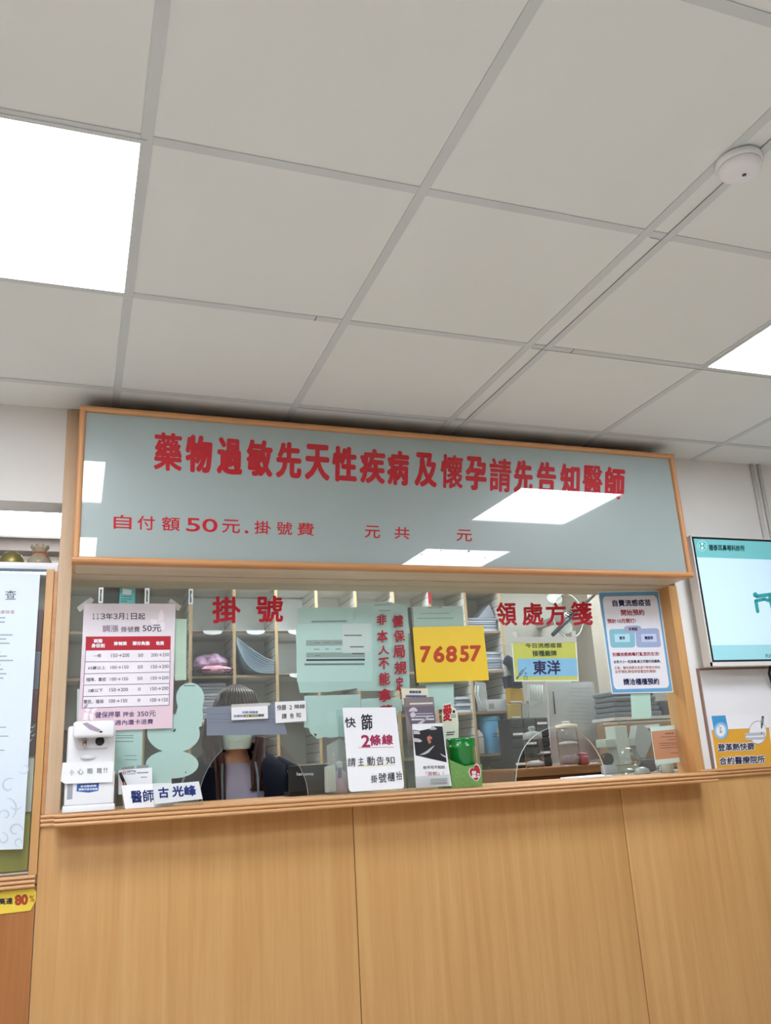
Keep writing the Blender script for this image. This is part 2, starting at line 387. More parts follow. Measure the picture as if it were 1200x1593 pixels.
mb = MB(); n = len(out)
bm = bmesh.new()
for dy in (0, GT):
    vv = [bm.verts.new(p+Vector((0, dy, 0))) for p in out]
    for tr in tessellate_polygon([[Vector((p.x, p.z, 0)) for p in out]]): bm.faces.new([vv[i] for i in tr])
mb.bm(bm, 0)
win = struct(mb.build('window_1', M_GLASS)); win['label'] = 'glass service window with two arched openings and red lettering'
for A in (la, ra):
    e = MB(); m_ = len(A)
    # inner cut edge of the glass, slightly inside its outline
    e.add([p for p in A]+[p+Vector((0, GT, 0)) for p in A], [(i, i+1, m_+i+1, m_+i) for i in range(m_-1)])
    e.build('cut_edge', M_GEDGE, win)
Q4 = cropper(280, 900, 6.316); Q7 = cropper(720, 880, 3.0); QE = cropper(500, 890, 3.983)
def bx(cr, x0, y0, x1, y1, s=0, k=0):
    a = cr(x0, y0); b = cr(x1, y1); z = cr(0, 0); return rq(a[0], a[1], b[0], b[1], cr(0, s)[1]-z[1], cr(k, 0)[0]-z[0])
GL = GY-.0006
write(win, M_REDG, GL, [('掛', bx(Q4, 317, 175, 597, 440)), ('號', bx(Q4, 750, 168, 1015, 432)),
     ('領', bx(Q7, 154, 170, 248, 282, -2, 8)), ('處', bx(Q7, 274, 174, 374, 280, -2, 6)), ('方', bx(Q7, 384, 173, 480, 281, -2, 6)), ('箋', bx(Q7, 503, 168, 602, 280, -2, 8))], .028, 'red_lettering')
t = Txt()
for ch, b in (('非', (343, 265, 405, 332)), ('本', (345, 362, 413, 440)), ('人', (350, 458, 420, 515)), ('不', (352, 535, 420, 608)), ('能', (357, 625, 425, 705)), ('拿', (355, 725, 433, 808)), ('藥', (362, 826, 440, 905)),
              ('健', (440, 270, 508, 345)), ('保', (445, 362, 515, 435)), ('局', (443, 455, 518, 535)), ('規', (453, 555, 530, 635)), ('定', (462, 650, 508, 740)), (':', (488, 748, 498, 792))):
    t.add(ch, bx(QE, *b, s=random.uniform(-9, -4), k=random.uniform(0, 6)), GL, .03)
t.build(M_BRUSH, win, 'brush_lettering')

# ------------------------------------------------------------------ glass sign box above the window
def sign():
    TL, TR, BR, BL = at(124, 629, SY), at(1050, 705.5, SY), at(1079.5, 898, SY), at(112, 873.5, SY)
    z1 = (TL.z+TR.z)/2; z0 = (BL.z+BR.z)/2; x0 = (TL.x+BL.x)/2; x1 = (TR.x+BR.x)/2
    t = thing('sign_board', 'long frosted glass sign with red lettering in a wooden frame above the window', 'sign', ((x0+x1)/2, SY, z0))
    fw = .021
    def bar(a, b, horiz):     # rounded moulding
        mb = MB(); n = 9; pr = []
        for k in range(n):
            an = math.pi*k/(n-1); pr.append((-math.cos(an)*fw/2, SY+.009-.010*math.sin(an)))
        pr = [(-fw/2, SY+.04)]+pr+[(fw/2, SY+.04)]
        m_ = len(pr); vs = []
        for P in (a, b):
            for w_, y in pr: vs.append((P[0], y, P[1]+w_) if horiz else (P[0]+w_, y, P[1]))
        mb.add(vs, [(j, (j+1) % m_, m_+(j+1) % m_, m_+j) for j in range(m_)]+[tuple(range(m_)), tuple(range(2*m_-1, m_-1, -1))], 0, False)
        return mb
    for z, nm in ((z1-fw/2, 'rail'), (z0+fw/2, 'rail')): bar((x0, z), (x1, z), True).build('frame', M_FRAME, t)
    for x in (x0+fw/2, x1-fw/2): bar((x, z0+fw*.8), (x, z1-fw*.8), False).build('frame', M_FRAMEV, t)
    # case behind
    mb = MB(); y1 = WY-.002
    mb.box(x0+.002, x0+.012, SY+.041, y1, z0+.002, z1-.012); mb.box(x1-.012, x1-.002, SY+.041, y1, z0+.002, z1-.012); mb.build('case', M_STILE, t)
    MB().box(x0+.012, x1-.012, SY+.041, y1, z0+.0005, z0+.009).build('case_bottom', M_SOFFIT, t)
    MB().box(x0+.002, x1-.002, SY+.041, WY+.045, z1-.012, z1-.004).build('case_top', M_DARK, t)  # unseen board, coloured dark to deepen the shade above the sign
    # pane, tilted a touch like a slack fitted pane
    a = .004; zc = (z0+z1)/2; yc = SY+.014
    def P(x, z, d=0): return Vector((x, yc-(z-zc)*a+d, z))
    mg = mat('frosted_glass', '#99a5a2', .28, .05, 4, spec=.5, coat=1.0)
    nt = mg.node_tree; b = nt.nodes['Principled BSDF']; b.inputs['Coat Roughness'].default_value = 0.0; b.inputs['Specular IOR Level'].default_value = .25; b.inputs['Coat IOR'].default_value = 1.55
    MB().prism([P(x0+.012, z0+.012), P(x1-.012, z0+.012), P(x1-.012, z1-.012), P(x0+.012, z1-.012)], (0, .006, 0)).build('pane', mg, t)
    tx = Txt(); yl = yc-.0004
    xs = [(240, 284), (289, 331), (338, 378), (384, 425), (430, 470), (475, 514), (517, 556), (560, 600), (603, 637), (646, 681), (686, 721), (725, 758), (762, 796), (800, 830), (836, 866), (872, 903), (907, 938), (942, 973)]
    for ch, (a0, a1) in zip('藥物過敏先天性疾病及懷孕請先告知醫師', xs):
        c = (a0+a1)/2; f = (c-262)/(957-262); top = 673.5+f*(727-673.5); bot = 732.5+f*(776.5-732.5); s = 3.0*(a1-a0)/40
        tx.add(ch, [(a0, top-s/2), (a1, top+s/2), (a1-1, bot+s/2), (a0-1, bot-s/2)], yl, .024 if ch in '藥懷請醫' else .036)
    for ch, (a0, a1) in zip('自付額50元.掛號費元共元', [(177, 205), (214, 241), (252, 280), (290, 312), (315, 339), (346, 374), (381, 387), (396, 422), (431, 455), (463, 489), (568, 592), (614, 638), (711, 735)]):
        c = (a0+a1)/2; f = (c-190)/(723-190); top = 801+f*(824-801); bot = 823+f*(842-823)
        if ch == '.': top = bot-5
        tx.add(ch, [(a0, top-.6), (a1, top+.6), (a1-.4, bot+.6), (a0-.4, bot-.6)], yl, .013 if ch not in '50' else .02)
    for p in tx.mb.v: p.y -= (p.z-zc)*a      # the letters lie on the pane, under the same clear face
    mr = M_RED; b = mr.node_tree.nodes['Principled BSDF']; b.inputs['Coat Weight'].default_value = 1; b.inputs['Coat Roughness'].default_value = 0; b.inputs['Coat IOR'].default_value = 1.55; b.inputs['Specular IOR Level'].default_value = .1
    tx.build(mr, t, 'lettering')
    # scuffs near the lower edge of the pane
    s = MB()
    for u, v, r in ((657, 862, 1.5), (686, 856, 1.4), (690, 866, 1), (730, 857, 2.2), (755, 867, 1.2), (753, 859, 1), (672, 868, .7), (680, 870, .6)):
        s.px([(u-r, v+r*.4), (u, v-r*.6), (u+r, v-.3), (u+r*.3, v+r*.7)], SY+.012, .0001)
    s.build('scuff', M_INKG, t)
sign()

# ------------------------------------------------------------------ notices on the front of the glass
PF = GY-.0022
def sheet(name, pts, Y, m, label=None, cat=None, t=.0008, parent=None, group=None):
    o = MB().px(pts, Y, t).build(name, m, parent)
    if label: tag(o, label, cat, group)
    return o
def grad(name, c_top, c_bot, z0, z1, blotch=.25):     # printed two-tone paper
    m = mat(name, c_top, .6, .05, 25); nt = m.node_tree; L = nt.links.new; b = nt.nodes['Principled BSDF']
    g = nt.nodes.new('ShaderNodeNewGeometry'); sp = nt.nodes.new('ShaderNodeSeparateXYZ'); mr = nt.nodes.new('ShaderNodeMapRange')
    nz = nt.nodes.new('ShaderNodeTexNoise'); nz.inputs['Scale'].default_value = 9; ad = nt.nodes.new('ShaderNodeMath'); ad.operation = 'MULTIPLY_ADD'; ad.inputs[1].default_value = blotch
    cr = nt.nodes.new('ShaderNodeMix'); cr.data_type = 'RGBA'; cr.inputs[6].default_value = lin(c_bot); cr.inputs[7].default_value = lin(c_top)
    L(g.outputs['Position'], sp.inputs[0]); L(sp.outputs['Z'], mr.inputs[0]); mr.inputs[1].default_value = z0; mr.inputs[2].default_value = z1
    L(g.outputs['Position'], nz.inputs['Vector']); L(nz.outputs['Fac'], ad.inputs[0]); L(mr.outputs[0], ad.inputs[2]); L(ad.outputs[0], cr.inputs[0]); L(cr.outputs[2], b.inputs['Base Color'])
    return m
def price_notice():
    P = cropper(110, 890, 6.0); Y = PF
    zz = (at(*P(100, 1480), Y).z, at(*P(500, 295), Y).z)
    o = sheet('price_notice', [P(125, 293), P(980, 296), P(950, 1455), P(66, 1490)], Y, grad('pink_print', '#e2dbe2', '#e0bcc8', zz[0]-.02, zz[1]-.06, .35),
              'pink and white fee table notice with red header at the left of the window', 'notice')
    y = Y-.0003
    B = lambda *a, s=0, k=0: bx(P, *a, s=s, k=k)
    write(o, M_INK, y, [('50元', B(672, 492, 845, 557))], .01)
    tx = Txt()
    for ch, a0, a1 in (('１', 205, 224), ('１', 243, 262), ('３', 278, 322), ('年', 328, 392), ('３', 398, 438), ('月', 444, 500), ('１', 520, 539), ('日', 564, 618), ('起', 630, 695)): tx.add(ch, B(a0, 386 if ch in '１３' else 383, a1, 440 if ch in '１３' else 443), y, .012)
    tx.build(M_INK, o, 'date_lettering')
    write(o, mat('mauve_ink', '#8d7b8f'), y, [('調漲', B(297, 495, 445, 560))], .022)
    write(o, mat('slate_ink', '#55505f'), y, [('掛號費', B(470, 508, 645, 560))], .012)
    write(o, M_INKP, y, [('健保押單', B(228, 1306, 465, 1364, s=-8)), ('押金', B(487, 1304, 595, 1352, s=-4)), ('350元', B(622, 1298, 795, 1352, s=-6)), ('一週內還卡退費', B(352, 1384, 770, 1432, s=-14))], .014)
    h = MB().px([P(142, 602), P(935, 597), P(932, 725), P(138, 732)], y, .0002).build('table_header', mat('header_red', '#b3202f'), o)
    write(o, M_PAPER, y-.0002, [('就醫', B(215, 623, 298, 660)), ('身份別', B(193, 666, 318, 706)), ('掛號費', B(403, 648, 525, 684)), ('部分負擔', B(578, 645, 738, 683)), ('收費', B(797, 645, 872, 682))], .05, 'header_lettering')
    c = MB()          # white table body and rules
    c.px([P(138, 732), P(932, 725), P(920, 1240), P(105, 1268)], y+.0001, .0002).build('table_body', mat('table_white', '#ebe6ec'), o)
    g = MB()
    for (a, b) in (((135, 835), (928, 830)), ((128, 947), (925, 930)), ((122, 1053), (922, 1037)), ((115, 1160), (920, 1140)), ((105, 1268), (920, 1240))):
        g.px([P(*a), P(*b), P(b[0], b[1]+5), P(a[0], a[1]+5)], y-.0001, .0002)
    g.px([P(138, 732), P(143, 732), P(110, 1268), P(105, 1268)], y-.0001, .0002); g.px([P(928, 725), P(933, 725), P(921, 1240), P(916, 1240)], y-.0001, .0002)
    g.build('table_rules', M_INKP, o)
    rows = [('一般', (215, 765, 285, 800), '150→200', (378, 762, 548, 796), '50', (630, 762, 677, 794), '200→250', (750, 758, 918, 790)),
            ('65歲以上', (162, 878, 325, 912), '100→150', (372, 875, 540, 905), '50', (625, 872, 672, 902), '150→200', (750, 868, 916, 900)),
            ('殘障、重症', (145, 987, 330, 1022), '100→150', (368, 985, 537, 1015), '50', (622, 980, 670, 1010), '150→200', (748, 975, 914, 1005)),
            ('3歲以下', (162, 1090, 300, 1124), '150→200', (362, 1083, 535, 1116), '0', (630, 1080, 652, 1110), '150→200', (745, 1072, 912, 1105)),
            ('榮民、福保', (120, 1192, 308, 1230), '100→150', (358, 1187, 528, 1220), '0', (625, 1183, 650, 1213), '100→150', (742, 1177, 908, 1212))]
    write(o, mat('table_ink', '#4a4450'), y-.0001, [(r[i], B(*r[i+1], s=-4)) for r in rows for i in (0, 2, 4, 6)], .012, 'table_lettering')
    bf = MB()
    for pts in ([(850, 338), (872, 400), (862, 450), (815, 460), (825, 390)], [(735, 445), (790, 440), (815, 462), (800, 495), (755, 480)], [(870, 460), (878, 520), (862, 545), (830, 500), (820, 470)],
                [(120, 1240), (165, 1232), (180, 1290), (160, 1310), (135, 1290)], [(190, 1290), (245, 1245), (250, 1270), (200, 1330)], [(125, 1310), (165, 1310), (160, 1385), (115, 1380)], [(172, 1315), (215, 1330), (210, 1385), (180, 1375)]):
        bf.px([P(*p) for p in pts], y+.0001, .0001)
    bf.build('butterfly_print', mat('butterfly_white', '#f0e9ef'), o)
    tp = MB().px([P(55, 328), P(190, 232), P(222, 268), P(85, 372)], Y+.0009, .0003).build('tape', M_TAPE, o)
    MB().px([P(905, 285), P(935, 245), P(1035, 320), P(1005, 365)], Y+.0009, .0003).build('tape', M_TAPE, o)
price_notice()
def flu_notice():
    P = cropper(920, 900, 4.975); Y = PF; y = Y-.0003
    quad = [P(55, 103), P(522, 92), P(637, 880), P(162, 892)]
    o = sheet('vaccine_notice', quad, Y, M_PAPER, 'blue bordered white vaccination notice at the right end of the window', 'notice')
    MB().px(quadmap(quad, [(.012, .008), (.988, .008), (.988, .992), (.012, .992)]), y+.0001, .0002).build('border', mat('border_blue', '#6aa5cf', .45), o)
    MB().px(quadmap([P(86, 140), P(507, 130), P(608, 845), P(178, 858)], rrect((0, 0), (1, 1), .06)), y-.0001, .0002).build('field', mat('notice_white', '#e4e6ee', .5), o)
    def B(x0, y0, x1, y1): return bx(P, x0, y0, x1, y1, s=-.018*(x1-x0), k=.145*(y1-y0))
    yy = y-.0004
    write(o, M_NAVY, yy, [('自費流感疫苗', B(161, 165, 458, 217)), ('請洽櫃檯預約', B(246, 774, 523, 826))], .035)
    write(o, mat('crimson_ink', '#9c2335'), yy, [('開始預約', B(227, 240, 408, 288)), ('預計10月開打!', B(122, 312, 342, 348)), ('別讓流感病毒打亂您的生活!', B(162, 573, 524, 603))], .03)
    write(o, M_INK, yy, [('全家大小一起接種,建立完整的保護網。', B(171, 633, 536, 658))], .02)
    write(o, mat('rust_ink', '#b0644a'), yy, [('三高、慢性病患及免疫力較差的朋友,', B(177, 681, 538, 704)), ('及早預防,降低併發重症的風險!', B(183, 709, 500, 735))], .01)
    MB().px(quadmap([P(137, 392), P(337, 387), P(343, 533), P(152, 536)], rrect((0, 0), (1, 1), .13)), yy+.0002, .0002).build('teal_box', mat('box_teal', '#86bfd0', .5), o)
    MB().px(quadmap([P(341, 388), P(524, 384), P(544, 531), P(351, 534)], rrect((0, 0), (1, 1), .13)), yy+.0002, .0002).build('violet_box', mat('box_violet', '#9eacd0', .5), o)
    MB().px(quadmap([P(253, 366), P(384, 362), P(390, 418), P(262, 421)], rrect((0, 0), (1, 1), .3)), yy+.0001, .0002).build('pill_box', mat('pill_violet', '#a8acc8', .5), o)
    MB().px([P(178, 431), P(297, 428), P(302, 490), P(186, 493)], yy+.0001, .0002).build('pale_box', mat('pale_teal', '#b4dbe8', .5), o)
    MB().px([P(386, 430), P(502, 427), P(510, 489), P(392, 491)], yy+.0001, .0002).build('pale_box', mat('pale_violet', '#c0cdea', .5), o)
    write(o, M_NAVY, yy-.0002, [('東洋', B(216, 447, 260, 474)), ('賽諾菲', B(412, 446, 478, 473)), ('針劑型', B(290, 379, 357, 404))], .03, 'box_lettering')
flu_notice()
def number_sign():
    Q = cropper(500, 890, 3.983); Y = GY-.012
    o = sheet('number_sign', [Q(568, 341), Q(1005, 332), Q(1040, 670), Q(593, 685)], Y, mat('sign_yellow', '#ebc837', .4, .02), 'yellow sign with the red number 76857 on the window', 'sign', .003)
    # each digit is placed by its own box
    z = cropper(620, 900, 7.06); tx = Txt()
    for ch, b in zip('76857', ((238, 742, 357, 926), (385, 741, 508, 926), (522, 738, 645, 922), (675, 737, 778, 918), (785, 734, 908, 914))):
        tx.add(ch, bx(z, *b, s=-2), Y-.0004, .052)
    tx.build(mat('digit_red', '#b8431d', .5), o)
    MB().px([Q(600, 350), Q(640, 349), Q(640, 380), Q(600, 381)], Y+.0031, .0062).build('mounting_pad', M_WHITE, o); MB().px([Q(960, 640), Q(1000, 638), Q(1000, 660), Q(960, 662)], Y+.0031, .0062).build('mounting_pad', M_WHITE, o)
number_sign()
def brand_sign():
    D = cropper(770, 980, 6.372); Y = PF-.001; y = Y-.0003
    o = sheet('pouch_sign', [D(163, 75), D(808, 68), D(835, 510), D(197, 512)], Y, mat('pouch_pale', '#d9e2cf', .35), 'yellow green sign with a blue band in a clear zip pouch', 'sign')
    MB().px([D(178, 120), D(797, 112), D(820, 495), D(207, 497)], y+.0001, .0002).build('card', mat('card_lime', '#c3c860', .5), o)
    MB().px([D(222, 285), D(812, 280), D(822, 458), D(235, 465)], y, .0002).build('band', mat('band_blue', '#86bcdd', .5), o)
    write(o, mat('forest_ink', '#39492f'), y-.0003, [('今日流感疫苗', bx(D, 300, 132, 665, 180, s=-4, k=4)), ('接種廠牌', bx(D, 370, 202, 612, 262, s=-2, k=5))], .03)
    write(o, mat('plum_ink', '#2f2650'), y-.0003, [('東洋', bx(D, 376, 302, 648, 445, s=-3, k=6))], .028, 'large_lettering')
    sy = MB(); seg = lambda a, b, w_: sy.px([D(a[0]-w_, a[1]-w_), D(a[0]+w_, a[1]+w_), D(b[0]+w_, b[1]+w_), D(b[0]-w_, b[1]-w_)], y-.0003, .0002)
    seg((215, 485), (238, 460), 6); seg((232, 462), (262, 432), 3); seg((252, 452), (290, 400), 3); seg((240, 440), (278, 392), 3); seg((285, 400), (315, 370), 2)
    for a, b in (((290, 455), (322, 452)), ((290, 492), (324, 490)), ((290, 470), (322, 468))): sy.px([D(*a), D(*b), D(b[0], b[1]+4), D(a[0], a[1]+4)], y-.0003, .0002)
    for x in (288, 320): sy.px([D(x, 452), D(x+4, 452), D(x+6, 492), D(x+2, 492)], y-.0003, .0002)
    sy.px([D(296, 425), D(316, 424), D(318, 436), D(298, 437)], y-.0003, .0002)
    sy.build('syringe_print', mat('olive_ink', '#4d6650'), o)
    zp = MB(); zp.px([D(160, 72), D(810, 65), D(812, 122), D(166, 130)], y-.0012, .0004).build('zip_strip', M_TAPE, o)
    MB().tube([at(*D(160+k*65, 74+(-.7*k)), Y-.0016) for k in range(11)], .0012, 6).build('zip_bead', M_CLEAR, o)
    for (a, b) in ((185, 30), (770, 20)): MB().px([D(a-12, b-10), D(a+30, b-14), D(a+42, b+52), D(a-2, b+58)], y-.0006, .0003).build('tape', M_TAPE, o)
brand_sign()
# ------------------------------------------------------------------ papers taped to the inside of the glass
IB = GY+GT+.0006
def inner_papers():
    M = cropper(440, 920, 6.0); Z = cropper(60, 890, 3.983); V = cropper(320, 1040, 6.0)
    A = sheet('taped_sheet', [M(140, 155), M(690, 147), M(700, 905), M(410, 940), M(160, 947), M(140, 850)], IB+.0012, M_SHEETB, 'large mint sheet behind the table printout, its lower edge showing', 'paper')
    lines(A, M_INKG, IB+.0010, [(M(270, 275)[0], M(270, 275)[1], M(600, 275)[0], M(270, 292)[1], -1)], 'printed_line')
    B = sheet('table_printout', [M(122, 308), M(835, 300), M(840, 838), M(133, 845)], IB+.0006, M_SHEET, 'mint sheet printed with a grey and black table', 'paper')
    b = MB(); b.px([M(218, 455), M(615, 452), M(613, 505), M(218, 508)], IB+.0003, .0001).px([M(220, 572), M(768, 568), M(768, 615), M(220, 618)], IB+.0003, .0001).build('grey_rows', mat('row_grey', '#a9b2b0'), B)
    MB().px([M(220, 632), M(768, 628), M(768, 646), M(220, 650)], IB+.0003, .0001).build('black_row', M_INK, B)
    a = M(205, 673); c = M(765, 690); lines(B, mat('mid_ink', '#5b6265'), IB+.0003, [(a[0], a[1], c[0], c[1], -.5)])
    lines(B, M_INKG, IB+.0002, [(M(x0, 0)[0], M(0, y0)[1], M(x1, 0)[0], M(0, y0+9)[1], 0) for x0, x1, y0 in ((300, 350, 476), (385, 440, 474), (480, 570, 472), (290, 345, 536), (400, 430, 534), (495, 545, 534), (300, 350, 595))], 'table_figures')
    Cc = sheet('small_label', [M(555, 303), M(812, 298), M(818, 572), M(560, 576)], IB, M_PAPER, 'small pale slip over the corner of the table printout', 'paper')
    lines(Cc, M_INK, IB-.0002, [(M(575, 0)[0], M(0, 405)[1], M(740, 0)[0], M(0, 416)[1], 0), (M(630, 0)[0], M(0, 512)[1], M(758, 0)[0], M(0, 523)[1], 0), (M(650, 0)[0], M(0, 575)[1], M(760, 0)[0], M(0, 585)[1], 0)])
    D = sheet('taped_sheet', [M(690, 112), M(850, 100), M(990, 98), M(1165, 130), M(1188, 925), M(700, 930)], IB+.0018, M_SHEETB, 'tall mint sheet behind the red brush lettering', 'paper')
    MB().px([M(855, 118), M(1060, 112), M(1062, 134), M(858, 138)], IB+.0014, .0003).build('tape', M_TAPE, D); MB().px([M(895, 172), M(1005, 170), M(1006, 185), M(896, 187)], IB+.0014, .0003).build('tape', M_TAPE, D)
    MB().px([M(648, 185), M(668, 184), M(668, 268), M(650, 272)], IB-.0002, .0005).build('hook', M_CLEARB, A)
    Fp = sheet('torn_sheet', [M(200, 975), M(725, 962), M(730, 1300), M(565, 1362), M(520, 1355), M(455, 1370), (440+395/6, 920+1358/6), M(320, 1376), M(285, 1345), M(258, 1322), M(245, 1276), M(200, 1270)], IB+.0024, M_SHEETB, 'mint sheet with a torn wavy lower edge above the laptop', 'paper')
    MB().px([M(290, 1325), M(322, 1332), M(304, 1358)], IB+.0022, .0001).build('ink_mark', M_INK, Fp)
    sheet('taped_sheet', [M(732, 1003), M(1112, 990), M(1118, 1120), M(735, 1130)], IB+.003, M_SHEETB, 'low mint sheet showing above the white handwritten note', 'paper')
    H = sheet('taped_sheet', [(642, 944), (720, 943), (729, 1063), (652, 1066)], IB+.0006, M_SHEET, 'mint sheet showing above the yellow number sign', 'paper')
    lines(H, mat('faint_ink', '#a5b5b2'), IB+.0004, [(649, 961, 706, 963, -.4), (654, 954, 700, 955.2, -.4)], 'printed_line'); MB().px([(665, 944), (688, 943.6), (688, 946), (665, 946.4)], IB+.0004, .0002).build('tape', M_TAPE, H)
    sheet('taped_sheet', [(655, 1000), (705.5, 1000), (706.5, 1103), (667, 1104)], IB+.0014, M_SHEET, 'mint sheet showing below the yellow number sign', 'paper')
    sheet('seam_strip', [(634, 945), (639, 945), (652, 1066), (647, 1066)], IB+.004, M_DARK, 'narrow dark strip between two mint sheets', 'strip', .002)
    # left half
    sheet('taped_sheet', [Z(840, 290), Z(918, 290), Z(915, 668), Z(845, 672)], IB+.0006, mat('pale_green_paper', '#cfdccb'), 'narrow pale green sheet right of the fee table', 'paper')
    sheet('taped_sheet', [Z(240, 725), Z(300, 725), Z(300, 985), Z(235, 990)], IB+.0006, M_PAPER, 'white sheet peeping out at the left of the fee table', 'paper')
    R = sheet('receipt_sheet', [Z(455, 960), Z(645, 960), Z(640, 1240), Z(455, 1250)], IB+.0006, M_SHEETB, 'mint receipt behind the business cards', 'paper')
    lines(R, M_INKG, IB+.0004, [(Z(475, 0)[0], Z(0, y0)[1], Z(590, 0)[0], Z(0, y0+6)[1], 0) for y0 in (1010, 1024, 1046)]+[(Z(535, 0)[0], Z(0, y0)[1], Z(610, 0)[0], Z(0, y0+5)[1], 0) for y0 in (1135, 1160)])
    cl = MB()
    for i, e in enumerate(((296, 1086, 22, 24), (295, 1113, 21, 27), (270, 1141, 41, 30), (268, 1189, 41, 22))): cl.px(ellpx(*e), IB+.001+.00025*i, .0002)
    cl.px([(234, 1196), (262, 1196), (267, 1208), (267, 1220), (234, 1222)], IB+.002, .0002); cl.px([(282, 1062+30), (316, 1092), (314, 1130), (280, 1130)], IB+.0022, .0002)
    K = cl.build('cloud_paper', M_SHEETB); tag(K, 'mint paper cut in rounded cloud shapes at the left of the window', 'paper')
    lines(K, M_INK, IB+.0008, [(286, 1066, 304, 1067.4, 0)], 'printed_line'); MB().px([(269, 1137), (273, 1133), (274, 1136), (271, 1139)], IB+.0008, .0001).px([(288, 1203), (289.4, 1199), (290, 1203)], IB+.0008, .0001).build('ink_mark', M_INK, K)
    N = sheet('film_strip', [V(10, 360), V(245, 350), V(600, 320), V(640, 340), V(745, 540), V(760, 615), V(10, 625)], IB+.001, mat('lilac_film', '#8d8ba3', .35, .05, 60), 'lilac grey strip across the glass over the left opening', 'strip')
    lines(N, mat('lilac_lines', '#7c7a94'), IB+.0008, [(V(20, 0)[0], V(0, y0)[1], V(730, 0)[0], V(0, y0+8)[1], 0) for y0 in (420, 470, 500)], 'printed_line')
    W = sheet('label_strip', [V(240, 362), V(580, 346), V(583, 466), V(243, 483)], PF, M_PAPER, 'small typed white label with yellow highlight over the left opening', 'label')
    MB().px([V(360, 428), V(545, 420), V(546, 450), V(361, 458)], PF-.0002, .0001).build('highlight', mat('marker_yellow', '#d8d77a'), W)
    write(W, M_BLUEI, PF-.0005, [('快篩2條線者', bx(V, 342, 398, 490, 422, s=-4)), ('掛號時請主動告知櫃檯', bx(V, 262, 432, 545, 458, s=-8))], .01)
    MB().px([V(240, 335), V(600, 318), V(600, 345), V(240, 362)], PF-.0004, .0003).build('tape', M_TAPE, W)
    Hn = sheet('handwritten_slip', [V(648, 312), V(935, 300), V(942, 490), V(655, 510)], PF, M_PAPER, 'small white handwritten slip over the left opening, beside the typed label', 'note')
    write(Hn, M_INK, PF-.0004, [('快篩', bx(V, 668, 340, 752, 392, s=-3)), ('2', bx(V, 782, 343, 806, 382)), ('條線', bx(V, 825, 335, 928, 375, s=-2)), ('請', bx(V, 712, 420, 757, 470)), ('告', bx(V, 788, 418, 825, 466)), ('知', bx(V, 845, 412, 890, 458))], .012)
    # right half
    sheet('taped_sheet', [(981.5, 1080), (1012, 1079), (1014, 1113), (1012, 1117), (983.5, 1118)], IB+.0006, mat('pale_mint_paper', '#cfe3da'), 'small mint sheet under the blue bordered notice', 'paper')
    O = sheet('orange_notice', [(1012.5, 1131), (1055, 1127.5), (1065, 1185), (1021, 1189.5)], GY+.03, M_SHEET, 'orange printed card on white backing in the right corner of the window', 'notice', .004)
    MB().px([(1013.5, 1138), (1056, 1134), (1063, 1178), (1020, 1182)], GY+.0296, .0003).build('orange_print', mat('orange_paper', '#d88a63', .6), O)
    lines(O, mat('brown_ink', '#7e4430'), GY+.0292, [(1035, 1140, 1049, 1142.5, -.5), (1028, 1146, 1052, 1147.2, -1), (1040, 1150, 1052, 1151.2, -.5), (1026, 1156, 1054, 1157.2, -1), (1028, 1159, 1054, 1160.2, -1), (1027, 1163, 1056, 1164.2, -1), (1044, 1171, 1058, 1172.2, -.5)])
inner_papers()

